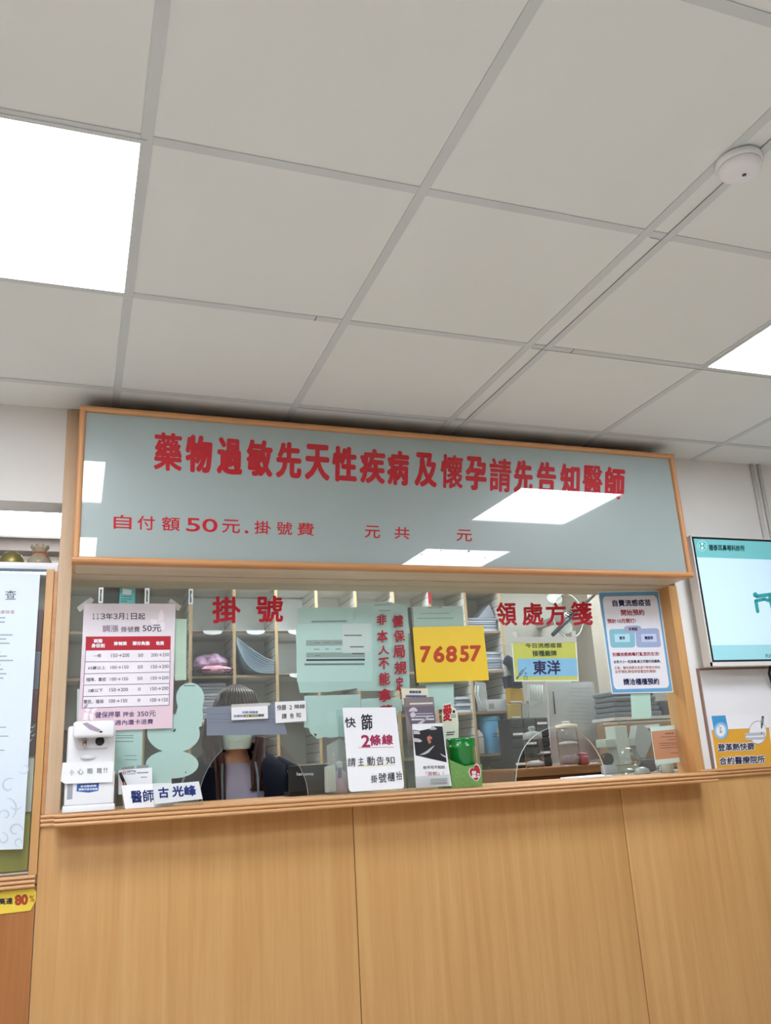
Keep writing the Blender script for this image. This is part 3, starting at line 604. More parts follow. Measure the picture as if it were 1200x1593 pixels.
# ------------------------------------------------------------------ things standing on the ledge
def sanitizer():
    p = at(135, 1262, 2.79); x0, x1 = at(97, 1262, 2.79).x, at(178, 1262, 2.79).x; zb = sill_z(x0)
    top = at(145, 1122, 2.80).z
    t = thing('sanitizer_dispenser', 'white automatic hand sanitizer dispenser at the left end of the ledge', 'dispenser', ((x0+x1)/2, 2.85, zb))
    xm = (x0+x1)/2; wT = (at(177, 1130, 2.80).x-at(116, 1130, 2.80).x)
    # body: back block, head and tank
    MB().box(x0+.004, x1-.002, 2.835, 2.925, zb+.012, top-.01, 0, .008).build('body', M_WHITE, t)
    xa, xb = at(116, 1130, 2.79).x, at(178, 1130, 2.79).x
    MB().box(xa-.004, xb+.001, 2.782, 2.86, at(140, 1147, 2.79).z, top, 0, .009).build('head', M_WHITE, t)
    MB().box(x0+.003, x1-.002, 2.795, 2.85, zb+.02, at(140, 1200, 2.79).z, 0, .006).build('tank_cover', M_WHITE, t)
    MB().box(x0-.001, x1+.001, 2.784, 2.93, zb+.0005, zb+.02, 0, .004).build('base', M_WHITE, t)
    # recess panel with nozzle and sensor
    MB().box(at(121, 1150, 2.834).x, at(168, 1150, 2.834).x, 2.829, 2.836, at(140, 1165, 2.834).z, at(140, 1148, 2.834).z, 0, .003).build('recess_panel', mat('recess_grey', '#d9d9de', .3), t)
    c = at(131.5, 1152, 2.815)
    MB().lathe([(.003, .018), (.0065, .012), (.007, -.004), (.006, -.014), (.003, -.02)], (c.x, 2.815, c.z), 14).build('nozzle', mat('nozzle_steel', '#b8aca4', .2, metal=1), t)
    c = at(155.5, 1153, 2.827)
    MB().lathe([(.013, .003), (.0135, 0), (.012, -.004), (.001, -.005)], (c.x, 2.828, c.z), 20, axis='y').build('sensor', M_BLACK, t)
    c = at(137, 1178, 2.83)
    MB().ell((c.x, 2.832, c.z), (.022, .006, .007)).build('drip_dome', mat('dome_grey', '#dcdcdc', .15), t)
    MB().px([(104, 1240), (110, 1239), (109, 1218+26), (108, 1218), (106, 1218)], 2.7945, .0006).build('level_window', mat('window_grey', '#9fa0aa', .3), t)
    MB().px([(105, 1219), (113.5, 1218), (112.5, 1243), (104, 1244)], 2.7942, .0006).build('level_window', mat('window_grey', '#9fa0aa', .3), t)
    l = MB().px([(120, 1220), (154, 1218), (153, 1230), (138, 1233), (119, 1231)], 2.7940, .0008).build('blue_label', mat('label_blue', '#2f5fa8', .4), t)
    write(l, M_PAPER, 2.7936, [('全自動感應', rq(125, 1221.5, 150, 1225, -1)), ('酒精手部消毒機', rq(122, 1226.5, 152, 1230, -1))], .03)
    cd_ = MB().px([(97.5, 1186.5), (177, 1184.5), (175, 1216.5), (101, 1219.5), (94.5, 1215)], 2.787, .0012).build('paper_card', mat('card_white', '#e9e9ea', .7), t)
    write(cd_, M_INKG, 2.7864, [('小', rq(108.5, 1197, 115, 1206)), ('心', rq(120.5, 1196, 130, 1205)), ('眼', rq(136, 1195.5, 144.5, 1204)), ('睛', rq(151, 1194.5, 158.5, 1203.5)), ('!!', rq(161.5, 1194.5, 167, 1202))], .012)
    tp = MB().px([(128, 1125.5), (136, 1124), (157, 1135.5), (153, 1139), (140, 1135)], 2.7812, .0006).build('taped_strip', mat('strip_mauve', '#a597a8', .4), t)
    MB().px([(155, 1137.5), (159.5, 1137), (159.5, 1139.5), (155, 1140)], 2.781, .0006).build('strip_tip', M_BLACK, t)
sanitizer()
def name_plates():
    zb = sill_z(.2)
    # folded white card behind, printed with the word for doctor
    Y = 2.83
    a = [at(*p, Y) for p in ((189, 1222), (242, 1219), (244, 1254), (195, 1258))]
    zb = sill_z(a[0].x)
    t = thing('doctor_plate', 'white folded card with blue lettering at the left of the name plate', 'name plate', ((a[0].x+a[1].x)/2, Y+.02, zb))
    def tent(tl, tr, br, bl, Y, d, th=.002):
        TL, TR, BR, BL = at(*tl, Y), at(*tr, Y), at(*br, Y), at(*bl, Y)
        dz = BL.z-sill_z(BL.x)
        f = MB().prism([TL, TR, BR, BL], (0, th, 0))
        return f
    fr = MB().prism([Vector((a[0].x, Y+.018, a[0].z)), Vector((a[1].x+.05, Y+.018, a[1].z)), Vector((a[2].x+.05, Y-.0, zb+.0008)), Vector((a[3].x, Y-.0, zb+.0008))], (0, .0015, 0)); fr.build('front_face', M_WHITE, t)
    MB().prism([Vector((a[0].x, Y+.0197, a[0].z)), Vector((a[1].x+.05, Y+.0197, a[1].z)), Vector((a[2].x+.05, Y+.05, zb+.0008)), Vector((a[3].x-.002, Y+.05, zb+.0008))], (0, .0015, 0)).build('back_face', M_WHITE, t)
    tx = Txt(); tx.add('醫師', rq(203, 1230, 239, 1249.5, -2, 1.5), Y+.0, .02)
    # lay the lettering on the sloping face
    z0, z1 = zb, a[0].z
    for i, p in enumerate(tx.mb.v): p.y = Y+.018*(p.z-z0)/(z1-z0)-.0012
    tx.build(M_BLUEI, t)
    # acrylic block plate in front with the name insert
    Y2 = 2.80
    q = [at(*p, Y2) for p in ((239, 1222), (310, 1215.5), (315.5, 1243), (241, 1251))]
    zb2 = sill_z(q[3].x); t2 = thing('name_plate', 'clear acrylic block with a white blue-lettered name insert on the ledge', 'name plate', ((q[0].x+q[1].x)/2, Y2+.012, zb2))
    ins = MB().prism([q[0]+Vector((0, .009, 0)), q[1]+Vector((0, .009, 0)), q[2], q[3]], (0, .001, 0)).build('insert', M_PAPER, t2)
    tx = Txt(); tx.chars('古光峰', [(246, 1225, 262.5, 1242, -1, 1), (267.5, 1223, 285.5, 1240, -1, 1), (286.5, 1222, 305, 1239, -1, 1)], Y2, .035)
    for p in tx.mb.v: p.y = Y2+.009*(p.z-q[3].z)/(q[0].z-q[3].z)-.0012
    tx.build(mat('insert_blue', '#2b4aa0'), ins)
    bl = [at(*p, Y2-.003) for p in ((238, 1220), (311, 1213.5), (316.5, 1247), (240, 1255))]
    bl[2].z = sill_z(bl[2].x)+.001; bl[3].z = sill_z(bl[3].x)+.001
    m_ = [bl[0]+Vector((0, .010, 0)), bl[1]+Vector((0, .010, 0)), bl[2], bl[3]]
    vs = m_+[m_[0]+Vector((0, .006, 0)), m_[1]+Vector((0, .006, 0)), m_[2]+Vector((0, .026, 0)), m_[3]+Vector((0, .026, 0))]
    MB().add(vs, [(0, 1, 2, 3), (4, 5, 6, 7), (0, 1, 5, 4), (1, 2, 6, 5), (2, 3, 7, 6), (3, 0, 4, 7)]).build('acrylic_block', M_CLEAR, t2)
name_plates()
def card_holder():
    Y = 2.895; zb = sill_z(.2); x0, x1 = at(182, 1220, Y).x, at(236, 1220, Y).x
    t = thing('card_holder', 'clear holder of white business cards behind the folded name card', 'card holder', ((x0+x1)/2, Y+.02, zb))
    zt = at(210, 1190, Y).z
    mb = MB(); mb.box(x0, x1, Y+.034, Y+.037, zb+.001, at(200, 1196, Y+.034).z); mb.box(x0, x1, Y-.004, Y-.001, zb+.001, at(200, 1235, Y).z); mb.box(x0, x1, Y-.001, Y+.034, zb+.001, zb+.004)
    mb.box(x0, x0+.003, Y-.001, Y+.034, zb+.004, zb+.05); mb.box(x1-.003, x1, Y-.001, Y+.034, zb+.004, zb+.05)
    mb.build('holder', M_CLEAR, t)
    k = tag(MB().px([(184.5, 1198), (236.5, 1194), (237, 1232), (184.5, 1236)], Y, .006).build('business_cards', M_PAPER), 'stack of white business cards with a round emblem', 'card stack')
    lg = MB(); n = 20; o_ = ellpx(193.5, 1202, 3.0, 3.2, n); i_ = ellpx(193.5, 1202, 2.3, 2.5, n)
    for j in range(n): lg.px([o_[j], o_[(j+1) % n], i_[(j+1) % n], i_[j]], Y-.0003, .0002)
    lg.build('emblem_ring', mat('emblem_red', '#b04a50'), k); write(k, mat('emblem_red', '#b04a50'), Y-.0004, [('H', rq(191.8, 1200.4, 195.2, 1203.6))], .03, 'emblem_letter')
    write(k, M_INK, Y-.0003, [('DETTAI', rq(197.5, 1198.6, 211.5, 1202, -.6))], .04)
    lines(k, M_INKG, Y-.0003, [(197.5, 1203.6, 211, 1204.8, -.6), (213, 1201.5, 231, 1203.5, -1), (219, 1208.5, 229, 1210, -.5)])
    g = tag(MB().px([(190, 1194), (209, 1191), (209, 1198), (190, 1199.5)], Y+.012, .008).px([(213, 1191), (231, 1190), (232, 1196), (213, 1197.5)], Y+.012, .008).build('card_clips', mat('clip_grey', '#8d8f90', .4)), 'pair of grey card dividers sticking up behind the business cards', 'divider')
    pn = thing('pen', 'dark pen with a copper barrel leaning over the business cards', 'pen', at(192, 1232, Y-.012))
    a, b, c, d = at(187, 1202, Y-.010), at(190, 1210, Y-.011), at(195.5, 1222, Y-.012), at(197, 1232, Y-.013)
    MB().tube([a, b, c], [.0045, .005, .004], 10).build('clip_cap', M_BLACK, pn); MB().tube([b.lerp(c, .5), d], [.0048, .004], 10).build('barrel', mat('copper', '#a06a4c', .35, metal=.6), pn)
card_holder()
def tilted_note():
    Y = 2.80; Q = QE
    zb = sill_z(at(560, 1232, Y).x)
    q = [Q(132, 840), Q(460, 838), Q(513, 1310), Q(512, 1335), Q(500, 1341), Q(188, 1362), Q(176, 1355), Q(170, 1335)]
    pts = [at(*p, Y) for p in q]; lo = min(p.z for p in pts); hi = max(p.z for p in pts)
    # lean the sheet back onto the stand; re-project so it keeps its outline
    def onplane(u, v):
        d = at(u, v, 1.0)-CAM
        # plane through (Y, lo) with slope .06/(hi-lo)
        k = .06/(hi-lo); s_ = (Y-k*(lo-CAM.z))/(1-k*d.z); return CAM+d*s_
    P = [onplane(*p) for p in q]; dz = sill_z(.8)+.004-min(p.z for p in P)
    o = tag(MB().prism(P, (0, .001, 0)).build('handwritten_notice', M_PAPER), 'white handwritten notice in black and magenta leaning at the middle of the ledge', 'notice')
    global ONP; ONP = onplane
    def w2(m, items, bold, name='lettering'):
        tx = Txt()
        for ch, b in items:
            v, f = glyph(ch); lo_ = v.min(0); h = v.max(0)-lo_; quad = [onplane(*p) for p in b]; H = (quad[0]-quad[3]).length; r = bold*H
            for n, (dx, dz_) in enumerate([(0, 0)]+[(r*math.cos(a), r*math.sin(a)) for a in [math.pi*k/3 for k in range(6)]]):
                tx.mb.add([Vector((lambda P_: (P_.x+dx, P_.y-.0006-.00004*n, P_.z+dz_))(quad[3].lerp(quad[2], (p[0]-lo_[0])/h[0]).lerp(quad[0].lerp(quad[1], (p[0]-lo_[0])/h[0]), (p[1]-lo_[1])/h[1]))) for p in v], f)
        return tx.build(m, o, name)
    r = random.Random(5)
    def hb(*a): return bx(Q, *a, s=r.uniform(-5, 0), k=r.uniform(0, 5))
    w2(M_INK, [('快', hb(145, 902, 210, 964)), ('篩', hb(246, 882, 313, 978))], .02)
    w2(mat('magenta_ink', '#9c2350'), [('2', hb(248, 1012, 297, 1083)), ('條', hb(300, 1012, 366, 1075)), ('線', hb(376, 1008, 440, 1068))], .045, 'magenta_lettering')
    w2(M_INK, [('請', hb(163, 1152, 212, 1205)), ('主', hb(228, 1150, 262, 1200)), ('動', hb(282, 1145, 330, 1200)), ('告', hb(343, 1145, 386, 1198)), ('知', hb(398, 1145, 452, 1190)),
               ('掛', hb(308, 1258, 348, 1306)), ('號', hb(355, 1245, 402, 1305)), ('櫃', hb(410, 1242, 455, 1298)), ('抬', hb(462, 1238, 498, 1290))], .012, 'small_lettering')
    u = MB()
    for (x0, y0, x1, y1) in ((230, 1086, 450, 1082), ): u.prism([onplane(*Q(*p))+Vector((0, -.0006, 0)) for p in ((x0, y0), (x1, y1), (x1, y1+5), (x0, y0+5))], (0, .0002, 0))
    u.build('pink_underline', mat('pink_marker', '#d8a0a0'), o)
    u = MB().prism([onplane(*Q(*p))+Vector((0, -.0006, 0)) for p in ((225, 1200), (455, 1190), (455, 1196), (225, 1207))], (0, .0002, 0)); u.build('yellow_underline', mat('pale_yellow_marker', '#dcd3a0'), o)
    # clear acrylic stand that carries it
    x0, x1 = at(537, 1232, 2.80).x, at(628, 1225, 2.80).x
    st = thing('sign_stand', 'clear acrylic stand behind the white handwritten notice', 'stand', ((x0+x1)/2, 2.85, sill_z(x0)))
    zt = at(580, 1102, 2.86).z
    sz = sill_z(x0)+.0005
    MB().prism([Vector((x0, 2.803, sz)), Vector((x1, 2.803, sz)), Vector((x1+.004, 2.872, zt)), Vector((x0, 2.872, zt))], (0, .002, 0)).build('back_panel', M_CLEAR, st)
    MB().prism([Vector((x0+.01, 2.874, zt-.02)), Vector((x1-.01, 2.874, zt-.02)), Vector((x1-.01, 2.925, sz)), Vector((x0+.01, 2.925, sz))], (0, .002, 0)).build('rear_leg', M_CLEAR, st)
tilted_note()
def brochures():
    R = cropper(610, 1050, 7.5)
    zb = sill_z(at(680, 1225, 2.8).x)
    x0, x1 = at(646, 1225, 2.80).x, at(704, 1222, 2.80).x
    t = thing('brochure_rack', 'clear acrylic tiered brochure rack at the middle of the ledge', 'rack', ((x0+x1)/2, 2.85, zb))
    xl = at(627, 1150, 2.90).x
    for i, (y, u0, u1, v) in enumerate(((2.806, 646, 700, 1207), (2.845, 633, 692, 1150), (2.885, 627, 684, 1105))):
        zt = at(660, v, y).z
        a, b = at(u0, 1215, y).x, at(u1, 1215, y).x
        MB().box(a, b, y, y+.002, zb+.0006, zt).build('pocket_panel', M_CLEAR, t)
    for x in (at(622, 1215, 2.885).x-.003,):
        MB().prism([Vector((x, 2.8045, zb+.0006)), Vector((x, 2.918, zb+.0006)), Vector((x-.006, 2.918, zb+.25)), Vector((x-.003, 2.86, zb+.2)), Vector((x, 2.8045, zb+.04))], (.002, 0, 0)).build('side_panel', M_CLEAR, t)
    # front brochure
    Y = 2.815
    f = sheet('brochure', [R(240, 572), R(590, 562), R(698, 1295), R(285, 1318)], Y, M_PAPER, 'black and white brochure with an orange figure, front of the brochure rack', 'brochure', .004)
    y = Y-.0004
    MB().px([R(243, 640), R(330, 650), R(450, 625), R(475, 598), R(590, 600), R(640, 1020), R(480, 985), R(310, 945), R(278, 940)], y, .0003).build('dark_print', mat('print_black', '#26262b', .5), f)
    wv = MB()
    for pts in ([R(250, 650), R(320, 655), R(330, 690), R(255, 690)], [R(258, 735), R(320, 745), R(355, 770), R(330, 785), R(262, 780)], [R(320, 935), R(400, 890), R(480, 830), R(500, 822), R(430, 905), R(380, 930)], [R(560, 915), R(635, 950), R(638, 970), R(590, 945)], [R(470, 590), R(530, 630), R(500, 640), R(440, 640)]):
        wv.px(pts, y-.0003, .0002)
    wv.build('white_print', mat('print_grey', '#b9babd'), f)
    fg = MB(); sc_ = lambda p: (668.6+(p[0]-668.6)*.72, 1150.5+(p[1]-1150.5)*.85)
    for pts in ([R(400, 720), R(430, 705), R(440, 760), R(405, 770)], [R(432, 700), R(445, 690), R(450, 800), R(436, 815)], [R(450, 715), R(475, 712), R(480, 745), R(452, 748)], [R(412, 770), R(460, 762), R(462, 800), R(425, 806)]): fg.px([sc_(p) for p in pts], y-.0005, .0002)
    fg.build('figure_print', mat('print_orange', '#c67a68'), f)
    write(f, M_INK, y-.0004, [('你不可不知的', bx(R, 362, 1062, 615, 1102, s=-8, k=4))], .01)
    write(f, mat('print_red', '#b0685f'), y-.0004, [('「皮蛇」!', bx(R, 392, 1128, 600, 1175, s=-6, k=4))], .008, 'red_lettering')
    lines(f, M_INKG, y-.0004, [(R(450, 0)[0], R(0, v)[1], R(650, 0)[0], R(0, v+7)[1], -1) for v in (1215, 1235, 1255, 1270)], 'small_print')
    Y = 2.853
    g = sheet('brochure', [R(140, 268), R(485, 255), R(520, 640), R(200, 900)], Y, mat('print_taupe', '#857a78', .45), 'taupe and violet brochure in the middle of the brochure rack', 'brochure', .004)
    MB().px([R(150, 372), R(492, 358), R(510, 580), R(225, 600), R(165, 420)], Y-.0003, .0002).build('violet_print', mat('print_violet', '#6d6374', .5), g)
    MB().px(quadmap([R(200, 375), R(300, 370), R(300, 425), R(195, 428)], [(0, 1), (.1, .45), (.35, .1), (.65, .1), (.9, .45), (1, 1)]), Y-.0005, .0002).px(ellpx(*R(245, 465), 4.2, 4.2), Y-.0005, .0002).build('pale_print', mat('print_pale', '#cfc8cf'), g)
    lines(g, M_PAPER, Y-.0006, [(R(210, 0)[0], R(0, 328)[1], R(478, 0)[0], R(0, 346)[1], -1.2), (R(280, 0)[0], R(0, 450)[1], R(480, 0)[0], R(0, 457)[1], -.6), (R(275, 0)[0], R(0, 478)[1], R(490, 0)[0], R(0, 490)[1], -.6), (R(230, 0)[0], R(0, 512)[1], R(495, 0)[0], R(0, 530)[1], -.8)], 'white_print')
    MB().px([R(300, 565), R(420, 485), R(430, 490), R(350, 570)], Y-.0006, .0002).build('stripe_print', mat('print_pale', '#cfc8cf'), g)
    Y = 2.892
    h = sheet('brochure', [R(108, 155), R(418, 158), R(436, 330), R(130, 345)], Y, mat('print_cream', '#e6e3c9', .5), 'cream brochure with blue letters at the back of the brochure rack', 'brochure', .003)
    write(h, M_BLUEI, Y-.0004, [('輕鬆認識', bx(R, 205, 182, 340, 214))], .02)
    lines(h, M_BLUEI, Y-.0004, [(R(160, 0)[0], R(0, 236)[1], R(405, 0)[0], R(0, 262)[1], 0)], 'blue_print')
brochures()
def donation_tin():
    R = cropper(610, 1050, 7.5); Y = 2.878
    c0 = at(724, 1180, Y); zb = sill_z(c0.x)+.0008
    xL, xR = at(697, 1160, Y).x, at(738, 1160, Y).x; r = (xR-xL)/2; xc = (xL+xR)/2; zt = at(717, 1148, Y).z
    t = thing('donation_tin', 'green plastic tin in a grassy paper sleeve with a red heart', 'tin', (xc, Y, zb))
    m = mat('tin_green', '#0c7a2c', .25, .1, 12, coat=.5)
    MB().lathe([(r*.9, .001), (r*.94, .004), (r*.96, zt-zb-.035), (r, zt-zb-.033), (r, zt-zb-.028), (r*.96, zt-zb-.026), (r*1.0, zt-zb-.008), (r*.99, zt-zb-.002), (r*.9, zt-zb)], (xc, Y, zb), 32).build('tin', m, t)
    # sleeve: a folded card in front and beside the tin, with a tall back board
    yf = Y-r-.004
    q = lambda u, v: at(u, v, yf)
    zz = sill_z(q(720, 1222).x)+.0012
    sl = [q(700, 1182), q(724, 1192), q(740, 1189), q(750, 1189), q(751, 1222), q(703, 1223)]
    sl[4].z = zz; sl[5].z = zz
    sm = mat('grass_print', '#6f9a55', .5, .55, 90, stretch=(3, 1, 1))
    MB().prism(sl, (0, .0012, 0)).build('sleeve_front', sm, t)
    sd = [q(694, 1150), q(700, 1182), q(703, 1223)]
    MB().prism([Vector((sl[0].x, yf+.002, sl[0].z)), Vector((sl[0].x-.004, Y+r, sl[0].z+.04)), Vector((sl[0].x-.004, Y+r, zz)), Vector((sl[5].x, yf+.002, zz))], (-.0012, 0, 0)).build('sleeve_side', sm, t)
    MB().prism([Vector((sl[4].x-.002, yf+.002, sl[3].z)), Vector((sl[4].x-.002, Y+r, sl[3].z)), Vector((sl[4].x-.002, Y+r, zz)), Vector((sl[4].x-.002, yf+.002, zz))], (.0012, 0, 0)).build('sleeve_side', sm, t)
    yb = Y+r+.004
    bk = [R(598, 345), R(625, 330), R(650, 335), R(680, 318), R(700, 370), R(740, 385), R(765, 450), R(778, 560), R(778, 720), R(778, 900), R(640, 905), R(600, 640), R(582, 480)]
    bo = MB().px(bk, yb, .0012).build('sleeve_board', mat('board_pale', '#dfe4d0', .5), t)
    write(bo, M_REDG, yb-.0005, [('愛', bx(R, 595, 345, 700, 545, s=-6, k=0))], .03, 'red_lettering')
    lines(bo, M_INK, yb-.0005, [(R(640, 0)[0], R(0, 665)[1], R(735, 0)[0], R(0, 680)[1], -1), (R(635, 0)[0], R(0, 692)[1], R(725, 0)[0], R(0, 706)[1], -1), (R(688, 0)[0], R(0, 462)[1], R(748, 0)[0], R(0, 472)[1], 0), (R(690, 0)[0], R(0, 484)[1], R(748, 0)[0], R(0, 495)[1], 0)])
    MB().px(ellpx(*R(722, 428), 2.2, 2.4), yb-.0005, .0002).build('round_print', M_INK, bo)
    H = [R(975, 1230), R(920, 1180), R(905, 1130), R(915, 1095), R(940, 1085), R(958, 1095), R(962, 1060), R(985, 1045), R(1010, 1060), R(1028, 1105), R(1032, 1150), R(1020, 1195), R(998, 1225)]
    hc = (971, 1140)
    wq = MB().px([(740.2+(u-740.2)*1.13, 1202+(v-1202)*1.1) for u, v in H], yf-.0004, .0002).build('heart_edge', M_PAPER, t)
    hh = MB().px(H, yf-.0008, .0002).build('heart', mat('heart_red', '#a5252b', .5), t)
    write(hh, M_PAPER, yf-.0012, [('發', bx(R, 930, 1118, 985, 1160)), ('票', bx(R, 930, 1165, 985, 1205)), ('捐', bx(R, 992, 1145, 1018, 1170)), ('贈', bx(R, 992, 1175, 1018, 1200))], .04)
donation_tin()
def gel_bag():
    # behind the glass, just left of the handwritten notice: a bag with a violet bottle
    Y = 3.02
    c = at(529, 1205, Y); zb = sill_z(c.x)
    t = thing('gel_bottle', 'violet gel bottle in a clear bag behind the glass by the white handwritten notice', 'bottle', (c.x, Y, zb))
    MB().lathe([(.02, .001), (.024, .004), (.025, .05), (.021, .072), (.01, .08), (.01, .09)], (c.x, Y, zb), 24).build('bottle', mat('gel_violet', '#d4b2d2', .2, .1), t)
    MB().px([(525.5, 1195), (531.5, 1194), (532, 1210), (526, 1211)], Y-.0262, .0006).build('label', mat('label_violet', '#4c4a78'), t)
    MB().lathe([(.010, .09), (.011, .092), (.011, .108), (.004, .112)], (c.x, Y, zb), 16).build('cap', mat('cap_white', '#dcdce0', .3), t)
    b = MB(); n = 9
    pts = [(508, 1160), (530, 1148), (545, 1165), (548, 1232), (512, 1234), (510, 1200)]
    f_ = [at(u, v, Y-.035) for u, v in pts]; k_ = [at(u, v, Y+.035) for u, v in pts]
    cf = sum(f_, Vector())/6+Vector((0, -.02, 0)); ck = sum(k_, Vector())/6+Vector((0, .02, 0))
    for L_ in (f_, k_):
        for p in L_: p.z = max(p.z, zb+.002)
    b.add(f_+k_+[cf, ck], [(i, (i+1) % 6, 12) for i in range(6)]+[(6+(i+1) % 6, 6+i, 13) for i in range(6)]+[(i, 6+i, 6+(i+1) % 6, (i+1) % 6) for i in range(6)], 0, True)
    b.build('clear_bag', M_CLEARB, t)
    # white pouch next to it
    p = [(507, 1193), (522, 1189), (523, 1231), (508, 1233)]
    tag(MB().px(p, Y-.03, .02).build('tissue_pack', mat('tissue_white', '#cfd0cc', .5, .08, 50)), 'whitish tissue pack behind the glass between laptop and violet bottle', 'tissue pack')
gel_bag()
def laptop():
    Y = 3.09
    a, b = at(448.5, 1190, Y), at(578, 1186, Y); zb = sill_z(a.x)
    t = thing('laptop', 'black laptop seen from behind its lid through the glass', 'laptop', ((a.x+b.x)/2, Y+.05, zb))
    zt = (a.z+b.z)/2
    MB().box(a.x, b.x, Y, Y+.008, zb+.012, zt, 0, .003).build('lid', mat('lid_black', '#1d2124', .45, .1), t)
    MB().box(a.x, b.x, Y+.004, Y+.085, zb+.0005, zb+.014, 0, .003).build('keyboard_base', M_BLACK, t)
    write(t, mat('logo_silver', '#d7dadd', .3), Y-.0006, [('lenovo', bx(cropper(320, 1040, 6), 850, 968, 1008, 1000, s=-2))], .05, 'logo')
laptop()
# ------------------------------------------------------------------ ceiling and right-hand wall fittings
def detector():
    c = atz(1149, 249, CEIL)
    t = thing('smoke_detector', 'round white smoke detector on the ceiling at the right', 'smoke detector', (c.x, c.y, CEIL))
    MB().lathe([(.049, -.0025), (.050, -.006), (.050, -.014), (.047, -.018)], (c.x, c.y, CEIL), 40).build('base', M_WHITE, t)
    MB().lathe([(.046, -.0182), (.046, -.022), (.043, -.03), (.036, -.036), (.02, -.0385), (.001, -.039)], (c.x, c.y, CEIL), 40).build('cover', M_WHITE, t)
    MB().lathe([(.0045, -.0392), (.0045, -.0402), (.001, -.0402)], (c.x+.006, c.y-.002, CEIL), 16).build('lamp_window', M_DARK, t)
detector()
def tv():
    Y = 2.80; a = at(1077.5, 833.5, Y); b = at(1104, 1036, Y); x0 = (a.x+b.x)/2; z1 = a.z+.001; z0 = b.z-.001; x1 = x0+.97
    t = thing('wall_screen', 'flat screen with white frame showing a pale blue clinic slide on the right wall', 'screen', ((x0+x1)/2, Y+.03, z0))
    M = mat('screen_frame', '#dddcd8', .35)
    MB().box(x0, x1, Y+.004, Y+.05, z0, z1, 0, .004).build('housing', M, t)
    f = MB(); w_ = .012
    f.box(x0, x0+w_*.55, Y, Y+.006, z0, z1); f.box(x1-w_, x1, Y, Y+.006, z0, z1); f.box(x0, x1, Y, Y+.006, z1-.004, z1); f.box(x0, x1, Y, Y+.006, z0, z0+.016)
    f.build('bezel', M, t)
    MB().box(x0+w_*.5, x1-w_, Y+.0015, Y+.0055, z0+.015, z1-.003).build('black_border', M_BLACK, t)
    def scr(nm, col, e=.2): return mat(nm, col, .25, .0, 5, spec=.3, emit=col, es=e)
    xa, xb, za, zb = x0+.017, x1-.018, z0+.024, z1-.013
    MB().box(xa, xb, Y+.0008, Y+.0016, za, zb).build('screen', scr('screen_blue', '#c6e1f5'), t)
    H = zb-za
    MB().box(xa, xb, Y+.0004, Y+.001, zb-H*.158, zb).build('header_bar', scr('screen_teal', '#74bfc2', .15), t)
    MB().box(xa, xb, Y+.0004, Y+.001, za, za+H*.118).build('footer_bar', scr('screen_pale_teal', '#97cdd6', .17), t)
    R = cropper(1060, 800, 3.62)
    y = Y+.0001
    MB().px(ellpx(1092.7, 849.2, 7.4, 7.9), y, .0003).build('logo_disc', scr('logo_pale', '#c4eef0'), t)
    tl = scr('logo_teal', '#3a9ea0', .1)
    lg = MB(); n = 28; o_ = ellpx(1092.7, 849.2, 6.6, 7.1, n); i_ = ellpx(1092.7, 849.2, 5.2, 5.6, n)
    for j in range(n): lg.px([o_[j], o_[(j+1) % n], i_[(j+1) % n], i_[j]], y-.0003, .0002)
    lg.px([(1089.3, 844.8), (1091.2, 844.8), (1091.4, 853.4), (1089.6, 853.4)], y-.0003, .0002).px([(1094.6, 844.8), (1096.4, 844.8), (1096.6, 853.4), (1094.8, 853.4)], y-.0003, .0002).px([(1090, 848.3), (1096, 848.3), (1096, 850), (1090, 850)], y-.0003, .0002)
    lg.build('logo', tl, t)
    write(t, scr('screen_ink', '#1d3f46', .05), y, [('德泰耳鼻喉科診所', rq(1102.5, 847, 1158.5, 856.5, 1.2, 1))], .03)
    write(t, scr('screen_grey', '#4e7a80', .1), y, [('飲品、食物', rq(1191, 1017, 1215, 1023, .4))], .01, 'footer_lettering')
    g = MB()     # bent figure pictogram
    P = lambda x, yy: R(x, yy)
    g.px(ellpx(*P(418, 453), 3.7, 3.9), y, .0003)
    def cap(pts, w_):
        for (p, q) in zip(pts, pts[1:]):
            d = math.hypot(q[0]-p[0], q[1]-p[1]); nx, ny = -(q[1]-p[1])/d*w_, (q[0]-p[0])/d*w_
            g.px([(p[0]+nx, p[1]+ny), (q[0]+nx, q[1]+ny), (q[0]-nx, q[1]-ny), (p[0]-nx, p[1]-ny)], y, .0003)
            g.px(ellpx(q[0], q[1], w_, w_, 14), y, .0003); g.px(ellpx(p[0], p[1], w_, w_, 14), y, .0003)
    cap([P(428, 462), P(505, 452), P(560, 458), P(600, 480)], 3.0)
    cap([P(422, 490), P(432, 548)], 2.6); cap([P(422, 488), P(470, 478), P(540, 500), P(580, 548)], 2.6); cap([P(600, 480), P(585, 515), P(530, 515)], 2.6)
    cap([P(500, 470), P(520, 548)], 2.6)
    g.build('figure_print', tl, t)
    # wall bracket
    MB().box((x0+x1)/2-.12, (x0+x1)/2+.12, Y+.05, WY-.001, z0+.12, z1-.12).build('bracket', M_DARK, t)
    lb = at(1112, 1030, Y); MB().box(lb.x-.012, lb.x+.02, Y-.0006, Y, z0+.004, z0+.009).build('badge', M_WHITE, t)
    MB().tube([(x0+.33, Y+.03, z0), (x0+.335, Y+.05, z0-.03), (x0+.36, WY-.02, z0-.08), (x0+.40, WY-.012, z0-.2)], .006, 8).build('cable', M_BLACK, t)
tv()
